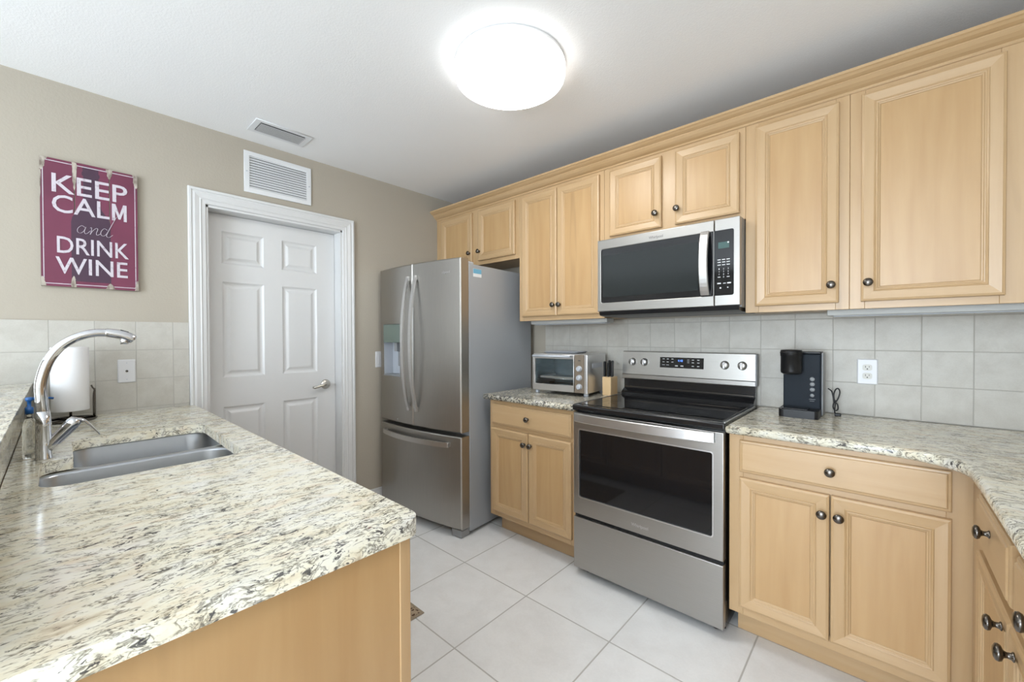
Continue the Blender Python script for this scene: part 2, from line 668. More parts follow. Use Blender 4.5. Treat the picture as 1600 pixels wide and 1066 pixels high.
# ------------------------------------------------------------------ setting
H = 2.499
XR, YB = 3.72, -6.6
XL = -3.0


def simple(name, x0, x1, y0, y1, z0, z1, mat, label):
    return struct(name, MB().box(x0, x1, y0, y1, z0, z1), mat, label)


simple('floor', XL - .1, XR + .1, YB - .1, 0.1, -0.06, 0.0, 'floor_tile', 'light grey square floor tiles with grey grout')
simple('ceiling', XL - .1, XR + .1, YB - .1, 0.1, H, H + 0.08, 'ceiling_paint', 'white textured ceiling')
simple('wall_back', -0.1, XR + .1, 0.0, 0.1, 0, H, 'wall_paint', 'back wall behind the range and cabinets')
simple('wall_right', XR, XR + .1, YB, 0.0, 0, H, 'wall_paint_light', 'right side wall')  # out of view; pale paint chosen to bounce more light onto the end panel
# left wall with the door opening cut out
DY0, DY1, DZ = -1.955, -1.155, 2.058
wl = MB()
wl.box(-0.16, 0, -3.30, DY0, 0, H)
wl.box(-0.16, 0, DY1, 0.0, 0, H)
wl.box(-0.16, 0, DY0, DY1, DZ, H)
struct('wall_left', wl, 'wall_paint', 'beige textured wall holding the white door')
simple('wall_dining', XL - .1, XL, YB, -3.3, 0, H, 'wall_paint_light', 'dining side wall out of view')
simple('wall_closet', XL, -0.16, -3.40, -3.30, 0, H, 'wall_paint_light', 'wall beyond the kitchen out of view')
# unseen rear wall with an assumed wide opening for sliding glass doors
wr = MB()
wr.box(XL, 1.6, YB - .1, YB, 0, H)
wr.box(3.6, XR, YB - .1, YB, 0, H)
wr.box(1.6, 3.6, YB - .1, YB, 2.35, H)
struct('wall_rear', wr, 'wall_paint_darkened', 'wall behind the camera with an assumed wide glazed opening')

# baseboards
def baseboard(name, x0, x1, y0, y1, label):
    b = MB()
    b.box(x0, x1, y0, y1, 0, 0.125, bev=0.002)
    b.box(x0, x1 + (-0.003), y0, y1, 0.125, 0.14, bev=0.003)
    struct(name, b, 'white_trim', label)


baseboard('baseboard_left', 0.0, 0.016, -1.072, -0.02, 'white baseboard beside the refrigerator')

# door casing, jamb and door
casing = MB()
y0, y1, zt = -2.037, -1.072, 2.143


def casing_ring(off, x):
    # U shaped profile path: bottom-left, top-left, top-right, bottom-right
    return [(x, y0 + off, 0.0), (x, y0 + off, zt - off), (x, y1 - off, zt - off), (x, y1 - off, 0.0)]


prof = [(0.0, 0.0), (0.0, 0.017), (0.004, 0.021), (0.014, 0.021), (0.018, 0.016), (0.030, 0.019), (0.052, 0.014), (0.058, 0.016), (0.064, 0.012), (0.080, 0.010), (0.083, 0.007), (0.083, 0.0)]
pr_ = [casing_ring(o_, x_) for o_, x_ in prof]
casing.rings(pr_, smooth=False, close=False, cap0=False, cap1=False)
struct('trim_1', casing, 'white_trim', 'white moulded casing around the door')
jm = MB()
jm.box(-0.155, 0.002, DY0 - .001, DY0 + 0.012, 0, DZ)
jm.box(-0.155, 0.002, DY1 - 0.012, DY1 + .001, 0, DZ)
jm.box(-0.155, 0.002, DY0, DY1, DZ - 0.012, DZ + .001)
jm.box(-0.155, -0.135, DY0 + .012, DY0 + 0.03, 0, DZ - .012)
jm.box(-0.155, -0.135, DY1 - 0.03, DY1 - .012, 0, DZ - .012)
struct('trim_2', jm, 'white_trim', 'white door jamb')

dr = MB()
ya, yb, zb_, zt_ = DY0 + 0.014, DY1 - 0.014, 0.012, DZ - 0.015
XD = -0.098
ycols = [(-1.857, -1.629), (-1.521, -1.295)]
zrows = [(0.215, 0.872), (1.053, 1.637), (1.746, 1.943)]
# door face as a grid with moulded raised panels in the openings
ys = [ya, ycols[0][0], ycols[0][1], ycols[1][0], ycols[1][1], yb]
zs = [zb_, *zrows[0], *zrows[1], *zrows[2], zt_]
for i in range(len(ys) - 1):
    for j in range(len(zs) - 1):
        p0, p1, q0, q1 = ys[i], ys[i + 1], zs[j], zs[j + 1]
        if i in (1, 3) and j in (1, 3, 5):
            rg = []
            for off, dx in ((0, 0), (0.010, -0.008), (0.018, -0.010), (0.026, -0.009), (0.040, -0.002), (0.046, -0.0015)):
                rg.append([(XD + dx, p0 + off, q0 + off), (XD + dx, p1 - off, q0 + off), (XD + dx, p1 - off, q1 - off), (XD + dx, p0 + off, q1 - off)])
            dr.rings(rg, smooth=False, cap0=False)
        else:
            dr.rings([[(XD, p0, q0), (XD, p1, q0), (XD, p1, q1), (XD, p0, q1)]], cap0=False)
bmesh.ops.remove_doubles(dr.bm, verts=dr.bm.verts[:], dist=1e-5)
dr.rings([[(XD - .012, ya, zb_), (XD - .012, yb, zb_), (XD - .012, yb, zt_), (XD - .012, ya, zt_)], [(XD - 0.035, ya, zb_), (XD - 0.035, yb, zb_), (XD - 0.035, yb, zt_), (XD - 0.035, ya, zt_)]], smooth=False)
dr.rings([[(XD, ya, zb_), (XD, yb, zb_), (XD, yb, zt_), (XD, ya, zt_)], [(XD - .012, ya, zb_), (XD - .012, yb, zb_), (XD - .012, yb, zt_), (XD - .012, ya, zt_)]], smooth=False, cap0=False, cap1=False)
door = struct('door_1', dr, 'white_trim', 'white six panel interior door')
# lever handle
hd = MB()
hy, hz = -1.240, 0.960
hd.lathe([(0.033, 0), (0.034, 0.004), (0.030, 0.010), (0.020, 0.013), (0.012, 0.016), (0.011, 0.045), (0.014, 0.050), (0.012, 0.056), (0.002, 0.058)], (XD, hy, hz), 'X', 28)
hd.tube([(XD + .050, hy, hz), (XD + .052, hy - .02, hz + .002), (XD + .052, hy - .045, hz - .004), (XD + .050, hy - .075, hz - .012), (XD + .046, hy - .092, hz - .014), (XD + .036, hy - .098, hz - .014)], [0.011, 0.010, 0.009, 0.009, 0.010, 0.008], 12, flat=(0.9, 1.0))
o = hd.build('door_handle', 'satin_nickel', door)

# ------------------------------------------------------------------ tile backsplashes
o = MB().box(0.95, XR - .001, -0.009, -0.0003, 0.919, 1.404).build('tile_backsplash', 'wall_tile_back')
tag(o, 'beige square tile backsplash behind the range and counters under the maple wall cabinets', 'backsplash')
o = MB().box(0.0003, 0.009, -3.28, -2.038, 0.919, 1.380).build('tile_backsplash', 'wall_tile_left')
tag(o, 'beige square tile backsplash on the door wall beside the sink counter', 'backsplash')

# ------------------------------------------------------------------ cabinet parts
KNOB = [(0.009, 0), (0.0095, 0.002), (0.0065, 0.004), (0.0055, 0.010), (0.0075, 0.014), (0.0145, 0.017), (0.0165, 0.021), (0.0155, 0.025), (0.010, 0.028), (0.002, 0.0292)]


def knob(parent, x, y, z, m='pewter'):
    b = MB().lathe(KNOB, (x, y, z), '-Y', 20)
    return b.build('knob', m, parent)


def framed_door(parent, x0, x1, z0, z1, yf, kx, kz):
    """cabinet door with mitred moulded frame, recessed flat panel, thickness 20 mm in front of plane yf"""
    t = 0.020
    prof = [(0.0, 0.0), (0.0, -t + 0.006), (0.002, -t + 0.003), (0.006, -t + 0.0015), (0.009, -t), (0.039, -t + 0.0035), (0.041, -t + 0.0015), (0.0455, -t + 0.0045),
            (0.0475, -t + 0.0035), (0.0505, -t + 0.004), (0.053, -t + 0.007), (0.056, -t + 0.0075), (0.0595, -t + 0.011)]
    rg = []
    for off, y in prof:
        rg.append([(x0 + off, yf + y, z0 + off), (x1 - off, yf + y, z0 + off), (x1 - off, yf + y, z1 - off), (x0 + off, yf + y, z1 - off)])
    b = MB()
    b.rings(rg, smooth=False, cap0=True, cap1=False, mats=[1, 0, 1, 0])
    d = b.build('door', ['maple_vertical', 'maple_horizontal'], parent)
    off = 0.0590
    p = MB().box(x0 + off, x1 - off, yf - t + 0.0095, yf - 0.004, z0 + off, z1 - off)
    p.build('door_panel', 'maple_panel', d)
    knob(d, kx, yf - t, kz)
    return d


def drawer_front(parent, x0, x1, z0, z1, yf, kx, kz):
    t = 0.020
    prof = [(0.0, 0.0), (0.0, -t + 0.008), (0.003, -t + 0.005), (0.009, -t + 0.004), (0.011, -t + 0.001), (0.014, -t)]
    rg = [[(x0 + o_, yf + y, z0 + o_), (x1 - o_, yf + y, z0 + o_), (x1 - o_, yf + y, z1 - o_), (x0 + o_, yf + y, z1 - o_)] for o_, y in prof]
    d = MB().rings(rg, smooth=False).build('drawer', 'maple_horizontal', parent)
    knob(d, kx, yf - t, kz)
    return d


def carcass(parent, x0, x1, depth, z0, z1, stiles, rails, toe=None):
    """box with face frame. local y: 0 = wall, -depth = face"""
    ft = 0.019
    b = MB()
    if toe:
        b.box(x0 + 0.001, x1 - 0.001, -depth + ft, -0.02, toe, z1 - 0.001, 0)
    else:
        b.box(x0 + 0.001, x1 - 0.001, -depth + ft, -0.010, z0 + 0.006, z1 - 0.001, 0)
    for a, c in stiles:
        b.box(a, c, -depth, -depth + ft + .001, z0, z1, 0, 0.0012, 1)
    for a, c, q0, q1 in rails:
        b.box(a + .0002, c - .0002, -depth + 0.0006, -depth + ft + .001, q0, q1, 1, 0.0008, 1)
    o = b.build('carcass', ['maple_vertical', 'maple_horizontal'], parent)
    if toe:
        k = MB().box(x0 + .012, x1 - .001, -depth + 0.095, -0.05, 0.0, toe + 0.001, 0, 0.001, 1)
        k.build('toe_kick', 'maple_horizontal', parent)
    return o


# ---- upper cabinets (empty at the wall, bottom-left)
UD, UT = 0.310, 2.312
ZD0, ZD1 = 1.434, 2.275


def upper(name, label, xa, xb, zb, doors, zd0, extra_stile=None):
    t = thing(name, label, 'wall cabinet', (xa, 0, zb), 0, 'maple wall cabinets above the counters')
    w = xb - xa
    st = [(0, doors[0][0] - xa + 0.012), (doors[-1][1] - xa - 0.012, w)]
    if len(doors) == 2:
        st.append((doors[0][1] - xa - 0.010, doors[1][0] - xa + 0.010))
    rl = [(st[0][1], st[1][0], 0, zd0 - zb + 0.010), (st[0][1], st[1][0], ZD1 - zb - 0.010, UT - zb)]
    carcass(t, 0, w, UD, 0, UT - zb, st, rl)
    for a, c, kx, kz in doors:
        framed_door(t, a - xa, c - xa, zd0 - zb, ZD1 - zb, -UD, kx - xa, kz - zb)
    return t


upper('wall_cabinet', 'short two door maple wall cabinet above the refrigerator', 0.001, 0.9480, 1.857, [(0.0787, 0.4631, 0.441, 1.957), (0.5318, 0.9166, 0.552, 1.957)], 1.887)
upper('wall_cabinet', 'tall two door maple wall cabinet above the toaster oven', 0.949, 1.6290, 1.405, [(0.9824, 1.2850, 1.262, 1.505), (1.2890, 1.6010, 1.312, 1.504)], ZD0)
upper('wall_cabinet', 'short two door maple wall cabinet directly above the microwave', 1.630, 2.3870, 1.857, [(1.6705, 1.9829, 1.955, 1.965), (2.0571, 2.3634, 2.071, 1.967)], 1.888)
upper('wall_cabinet', 'single narrow door maple wall cabinet right of the microwave', 2.388, 2.7740, 1.405, [(2.4307, 2.7402, 2.716, 1.509)], ZD0)
upper('wall_cabinet', 'wide single door maple wall cabinet at the right edge, reaching the corner', 2.775, XR - .002, 1.405, [(2.8109, 3.1944, 2.834, 1.509)], ZD0)

# ---- crown molding along the top of the wall cabinets
cp = [(-0.300, 2.296), (-0.313, 2.296), (-0.316, 2.300), (-0.316, 2.306), (-0.322, 2.309), (-0.330, 2.313), (-0.342, 2.322), (-0.350, 2.331), (-0.353, 2.334), (-0.353, 2.338), (-0.360, 2.340), (-0.370, 2.345), (-0.378, 2.352), (-0.384, 2.355), (-0.384, 2.366), (-0.300, 2.366)]
cm = MB().rings([[(0.002, y - .001, z) for y, z in cp], [(XR - .004, y - .001, z) for y, z in cp]], smooth=False)
tag(cm.build('crown_molding', 'maple_horizontal'), 'stepped maple crown molding running along the top of all wall cabinets', 'molding')

# ---- base cabinets
CT, CB = 0.919, 0.883
BD = 0.610


def base_unit(label, loc, rz, w, doors, drawers, zb=0.124, stile_to=None):
    t = thing('base_cabinet', label, 'base cabinet', loc, rz, 'maple base cabinets')
    st = [(0, doors[0][0] + 0.012), (doors[-1][1] - 0.012, w)]
    if len(drawers) == 2:
        st.append((drawers[0][1] - .012, drawers[1][0] + .012))
    top = CB - 0.001
    rl = [(st[0][1], st[1][0], zb, 0.172), (st[0][1], st[1][0], 0.695, 0.737), (st[0][1], st[1][0], 0.848, top)]
    carcass(t, 0, w, BD, zb, top, st, rl, toe=zb)
    for a, c, kx, kz in doors:
        framed_door(t, a, c, 0.160, 0.7045, -BD, kx, kz)
    for a, c, kx, kz in drawers:
        drawer_front(t, a, c, 0.7280, 0.8600, -BD, kx, kz)
    return t


x0 = 0.949
base_unit('narrow maple base cabinet between the refrigerator and the range', (x0, 0, 0), 0, 1.620 - x0,
          [(0.975 - x0, 1.2845 - x0, 1.262 - x0, 0.637), (1.2885 - x0, 1.598 - x0, 1.312 - x0, 0.637)], [(0.975 - x0, 1.598 - x0, 1.288 - x0, 0.794)])
x0 = 2.3945
base_unit('wide maple base cabinet right of the range with one drawer over two doors', (x0, 0, 0), 0, XR - x0 - .002,
          [(2.4358 - x0, 2.7353 - x0, 2.713 - x0, 0.633), (2.7393 - x0, 3.0455 - x0, 2.763 - x0, 0.633)], [(2.4358 - x0, 3.0455 - x0, 2.737 - x0, 0.794)])
# right run facing -x : local x -> world -y
yy = -0.612


def L(y):
    return yy - y


base_unit('maple base cabinet on the right wall with two drawers over two doors', (XR - .018, yy, 0), -pi / 2, 1.09,
          [(L(-0.835), L(-1.229), L(-1.176), 0.668), (L(-1.233), L(-1.640), L(-1.291), 0.668)],
          [(L(-0.835), L(-1.213), L(-1.034), 0.815), (L(-1.268), L(-1.640), L(-1.458), 0.815)])
base_unit('maple base cabinet on the right wall beside the camera', (XR - .018, yy - 1.092, 0), -pi / 2, 0.90,
          [(0.03, 0.446, 0.42, 0.668), (0.45, 0.87, 0.48, 0.668)], [(0.03, 0.87, 0.45, 0.80)])

# ---- countertops
ct1 = MB().slab([(0.915, -0.012), (0.915, -0.645), (1.622, -0.645), (1.622, -0.012)], None, CB, CT, 0.014)
tag(ct1.build('countertop', 'granite_mottled'), 'small speckled granite countertop between the refrigerator and the range', 'countertop')
ci = [(2.388, -0.645)] + [(2.86, -0.647)] + arc(2.90, -0.812, 0.165, 90, 0, 8) + [(3.068, -0.95), (3.068, -2.62), (XR - .003, -2.62), (XR - .003, -0.012), (2.388, -0.012)]
ct2 = MB().slab(ci, None, CB, CT, 0.014)
tag(ct2.build('countertop', 'granite_along_x'), 'L-shaped granite countertop running from the range around the right corner', 'countertop')

# peninsula counter with sink cutout
PE, PA = 2.163, -2.018
FACE = -2.632


def fillet(pts, r, n=5):
    out = []
    N = len(pts)
    for i in range(N):
        p, a, b = Vector(pts[i]), Vector(pts[i - 1]), Vector(pts[(i + 1) % N])
        ri = r[i] if isinstance(r, (list, tuple)) else r
        if ri <= 0:
            out.append(tuple(p))
            continue
        u, w = (a - p).normalized(), (b - p).normalized()
        p1, p2 = p + u * ri, p + w * ri
        for k in range(n + 1):
            t = k / n
            q = p1 * (1 - t) ** 2 + p * 2 * t * (1 - t) + p2 * t * t
            out.append(tuple(q))
    return out


hole = fillet([(0.66, -2.500), (0.985, -2.500), (0.985, -2.570), (1.332, -2.570), (1.332, -2.118), (0.66, -2.105)], [.06, .02, .05, .07, .07, .07], 6)
outer = fillet([(0.010, -2.630), (PE, -2.630), (PE, PA), (0.010, PA)], [0, 0, .042, 0], 8)
ct3 = MB().slab(outer, hole, CB, CT, 0.013)
tag(ct3.build('countertop', 'granite_along_y'), 'large granite peninsula countertop in the foreground holding the double sink', 'countertop')
bs = MB().box(0.010, PE - 0.02, -2.650, -2.632, CT + .0005, 1.0575)
tag(bs.build('granite_backsplash', 'granite_along_x'), 'low upright granite strip between the sink counter and the raised bar ledge', 'backsplash')
simple('wall_peninsula', 0.001, PE - 0.02, -2.78, -2.651, 0, 1.0575, 'wall_paint_light', 'low wall carrying the bar ledge')
bar = MB().slab(fillet([(0.010, -3.02), (PE + 0.02, -3.02), (PE + 0.02, -2.607), (0.010, -2.607)], [0, .05, .03, 0]), None, 1.058, 1.092, 0.012)
tag(bar.build('bar_ledge', 'granite_along_x'), 'raised granite bar ledge behind the faucet at the left edge', 'countertop')

# peninsula cabinet shell (open under the sink), doors on the aisle side
pc = thing('base_cabinet', 'peninsula base cabinet under the sink counter with a plain maple end panel', 'base cabinet', (0, 0, 0), 0, 'maple base cabinets')
PF = -2.045
b = MB()
b.box(2.126, 2.145, -2.649, PF + 0.006, 0.0, CB - .001)
b.build('end_panel', 'maple_panel', pc)
b = MB()
b.box(2.127, 2.1475, PF - 0.019, PF + .0062, 0.0, CB - .001, 0, 0.002, 2)
b.box(2.060, 2.1265, PF - 0.018, PF + .005, 0.105, CB - .001, 0, 0.001, 1)
b.box(0.012, 0.055, PF - 0.018, PF + .005, 0.105, CB - .001, 0, 0.001, 1)
b.box(0.055, 2.06, PF - 0.018, PF + .004, 0.845, CB - .001, 1)
b.box(0.055, 2.06, PF - 0.018, PF + .004, 0.105, 0.16, 1)
b.build('face_frame', ['maple_vertical', 'maple_horizontal'], pc)
b = MB()
b.box(0.012, 2.126, -2.649, -2.640, 0, CB - .002)
b.box(0.012, 2.126, -2.640, PF - 0.019, 0.105, 0.120)
b.box(0.012, 0.030, -2.640, PF - 0.019, 0.120, CB - .002)
b.box(0.02, 2.126, PF - 0.09, PF - 0.075, 0.0, 0.105)
b.build('carcass', 'maple_vertical', pc)
for k in range(4):
    a = 0.058 + k * 0.5
    t = 0.02
    rg = []
    for off, y in [(0, 0), (0, t - .004), (.004, t), (.040, t), (.045, t - .004), (.056, t - .010)]:
        rg.append([(a + off, PF + .005 + y, 0.15 + off), (a + .494 - off, PF + .005 + y, 0.15 + off), (a + .494 - off, PF + .005 + y, 0.84 - off), (a + off, PF + .005 + y, 0.84 - off)])
    d = MB().rings(rg, smooth=False, mats=[1, 0, 1, 0]).build('door', ['maple_vertical', 'maple_horizontal'], pc)
    MB().lathe(KNOB, (a + (0.45 if k % 2 == 0 else 0.045), PF + .025, 0.78), 'Y', 16).build('knob', 'pewter', d)

# ------------------------------------------------------------------ sink
sk = thing('sink', 'undermount stainless steel double bowl kitchen sink set in the granite peninsula', 'sink', (1.0, -2.33, 0.70))


def bowl(x0, x1, y0, y1, ztop, zbot, drain):
    b = MB()
    rg = []
    for off, z, r in ((-0.018, ztop, .085), (0.0, ztop, .070), (0.002, ztop - .006, .070), (0.006, zbot + .05, .066), (0.014, zbot + .022, .06), (0.034, zbot + .006, .045), (0.06, zbot + .001, .04)):
        rg.append([(p[0] - 1.0, p[1] + 2.33, z - .70) for p in rrect(x0 + off, x1 - off, y0 + off, y1 - off, r, 6)])
    b.rings(rg, smooth=True, cap0=False, cap1=True)
    o = b.build('bowl', 'sink_steel', sk, fix=False)
    md = o.modifiers.new('thickness', 'SOLIDIFY')
    md.thickness = 0.0015
    md.offset = 0
    cx, cy = drain
    MB().lathe([(0.045, 0.0015), (0.043, 0.004), (0.034, 0.004), (0.030, 0.0005), (0.028, -0.001), (0.004, -0.001), (0.0035, 0.006), (0.001, 0.007)], (cx - 1, cy + 2.33, zbot + .0005 - .70), 'Z', 28).build('drain', 'chrome', o)
    return o


bowl(0.640, 0.990, -2.515, -2.090, CB - .0010, 0.700, (0.815, -2.30))
bowl(1.018, 1.350, -2.585, -2.103, CB - .0010, 0.680, (1.184, -2.35))
MB().box(-0.010, 0.018, -0.185, 0.227, 0.150, 0.164, 0, 0.006, 3).build('divider', 'sink_steel', sk)

# ------------------------------------------------------------------ faucet
fx, fy = 0.943, -2.562
fc = thing('faucet', 'tall curved chrome pull-out kitchen faucet behind the sink', 'faucet', (fx, fy, CT))
b = MB()
b.lathe([(0.020, 0.0), (0.020, 0.003), (0.0185, 0.006), (0.0178, 0.06), (0.0172, 0.104), (0.0178, 0.108), (0.0172, 0.112), (0.0150, 0.150)], (0, 0, 0), 'Z', 32)
b.build('body', 'chrome', fc)
sp = []
# spout path in the y/z plane (relative to faucet base)
way = [(0.000, 0.112), (-0.001, 0.150), (-0.004, 0.200), (-0.004, 0.236), (0.004, 0.280), (0.016, 0.315), (0.036, 0.348), (0.062, 0.372), (0.090, 0.387), (0.118, 0.394), (0.143, 0.394)]


def catmull(pts, n=5):
    out = []
    P = [Vector(p) for p in pts]
    for i in range(len(P) - 1):
        a, b_, c, d = P[max(i - 1, 0)], P[i], P[i + 1], P[min(i + 2, len(P) - 1)]
        for k in range(n):
            t = k / n
            out.append(0.5 * ((2 * b_) + (-a + c) * t + (2 * a - 5 * b_ + 4 * c - d) * t * t + (-a + 3 * b_ - 3 * c + d) * t ** 3))
    out.append(P[-1])
    return out


pts = catmull([(0.012 * max(0, z - .2) * 3, y, z) for y, z in way])
nn = len(pts)
b = MB().tube(pts, [0.0145 - 0.0018 * i / (nn - 1) for i in range(nn)], 20)
b.build('spout', 'chrome', fc)
hp = catmull([(0.007, 0.139, 0.3945), (0.007, 0.150, 0.3935), (0.007, 0.170, 0.390), (0.008, 0.190, 0.383), (0.008, 0.206, 0.374), (0.008, 0.212, 0.370)], 3)
b = MB()
b.tube(hp, [0.0132 + 0.0028 * min(1, i / 6) for i in range(len(hp) - 3)] + [0.0150, 0.012, 0.006], 20)
b.lathe([(0.0115, 0.0), (0.0115, 0.016), (0.008, 0.018)], (0.008, 0.186, 0.356), 'Z', 20)
sh = b.build('spray_head', 'chrome', fc)
MB().tube([(0.008, 0.176, 0.4035), (0.008, 0.196, 0.3960)], 0.007, 12, flat=(1, .35)).build('spray_button', 'black_plastic', sh)
b = MB()
d0, d1 = Vector((0, 0.004, 0.030)), Vector((0.0, 0.066, 0.108))
dd = (d1 - d0).normalized()
b.tube([d0, d0 + dd * .03, d0 + dd * .06, d1 - dd * .012, d1, d1 + dd * .008, d1 + dd * .013], [0.0155, 0.0165, 0.0175, 0.0185, 0.0185, 0.0155, 0.005], 24)
vb = b.build('valve', 'chrome', fc)
b = MB()
b.tube(catmull([(0, 0.066, 0.116), (0.0, 0.085, 0.110), (0.0, 0.103, 0.088), (0.0, 0.124, 0.056)], 4), [0.009, 0.011, 0.012, 0.012, .0115, .011, 0.0105, 0.010, 0.009, 0.008, 0.007, 0.0065, 0.004], 16, flat=(1.0, 0.42))
b.build('lever', 'chrome', fc)

# ------------------------------------------------------------------ soap bottle behind the faucet
bt = thing('soap_bottle', 'clear plastic dish soap bottle with a blue pump behind the faucet', 'bottle', (0.880, -2.592, CT))
b = MB()
rg = []
for z, s_, r in ((0.0, .86, .008), (0.004, .97, .01), (0.02, 1, .011), (0.085, 1, .011), (0.108, .92, .012), (0.122, .62, .010), (0.128, .42, .007), (0.140, .42, .007)):
    rg.append([(p[0], p[1], z) for p in rrect(-.026 * s_, .026 * s_, -.0155 * s_, .0155 * s_, min(r, .015 * s_), 5)])
b.rings(rg)
b.build('bottle_body', 'bottle_plastic', bt)
b = MB()
b.lathe([(0.0095, 0.1385), (0.0095, 0.158), (0.006, 0.160), (0.0045, 0.161), (0.0045, 0.178), (0.008, 0.179), (0.009, 0.189), (0.006, 0.191)], (0, 0, 0), 'Z', 20)
b.tube([(0, 0.004, 0.185), (0, 0.03, 0.186), (0, 0.052, 0.182)], [0.0048, 0.004, 0.0035], 10)
b.build('pump', 'blue_plastic', bt)

# ------------------------------------------------------------------ paper towel
px_, py_ = 0.135, -2.493
pt = thing('paper_towel_holder', 'wire paper towel holder on the counter by the tiled wall', 'paper towel holder', (px_, py_, CT))
b = MB()
ring = [(0.082 * cos(2 * pi * i / 40), 0.082 * sin(2 * pi * i / 40), 0.007) for i in range(41)]
b.tube(ring, 0.005, 8)
for a in range(4):
    b.tube([(0, 0, 0.008), (0.08 * cos(a * pi / 2 + .5), 0.08 * sin(a * pi / 2 + .5), 0.008)], 0.003, 8)
b.lathe([(0.08, 0.0), (0.08, 0.003), (0.001, 0.0035)], (0, 0, 0), 'Z', 40)
b.build('base', 'pewter', pt)
MB().tube([(0, 0, 0.008), (0, 0, 0.332)], 0.005, 10).build('post', 'pewter', pt)
b = MB()
b.tube(catmull([(0.02, 0.077, 0.008), (0.02, 0.077, 0.12), (0.02, 0.077, 0.135), (0.02, 0.069, 0.15), (0.02, 0.066, 0.16)], 4), 0.003, 8)
b.tube(catmull([(-0.03, 0.075, 0.008), (-0.03, 0.075, 0.10), (0.0, 0.078, 0.14), (0.02, 0.077, 0.13)], 4), 0.003, 8)
b.build('arm', 'pewter', pt)
b = MB()
b.lathe([(0.020, 0.048), (0.059, 0.048), (0.061, 0.051), (0.061, 0.333), (0.059, 0.336), (0.020, 0.336), (0.019, 0.334), (0.019, 0.050), (0.020, 0.048)], (px_, py_, CT), 'Z', 48)
tag(b.build('paper_towel_roll', 'paper_white'), 'white paper towel roll standing on its wire holder behind the faucet', 'paper towel')

# ------------------------------------------------------------------ refrigerator
fr = thing('refrigerator', 'stainless steel french door refrigerator with bottom freezer and water dispenser', 'refrigerator', (0.4400, -0.4300, 0), R(4.0))
W2 = 0.4300


def bulge(x):
    u = x / W2
    return -0.421 - 0.036 * (1 - u * u)


b = MB()
b.box(-W2 + .022, W2, -0.345, 0.345, 0.030, 1.770, 0, 0.004, 2)
b.box(-W2 + .03, W2 - .03, -0.30, 0.28, 0.006, 0.032, 0)
b.build('case', 'fridge_side_grey', fr)
for sx in (-1, 1):
    MB().box(sx * .37 - .045, sx * .37 + .045, -0.41, -0.33, 0.0, 0.052, 0, 0.008, 2).build('foot', 'grey_plastic', fr)
    MB().box(sx * .36 - .045, sx * .36 + .045, -0.375, -0.27, 1.768, 1.792, 0, 0.008, 2).build('hinge_cover', 'light_grey_plastic', fr)


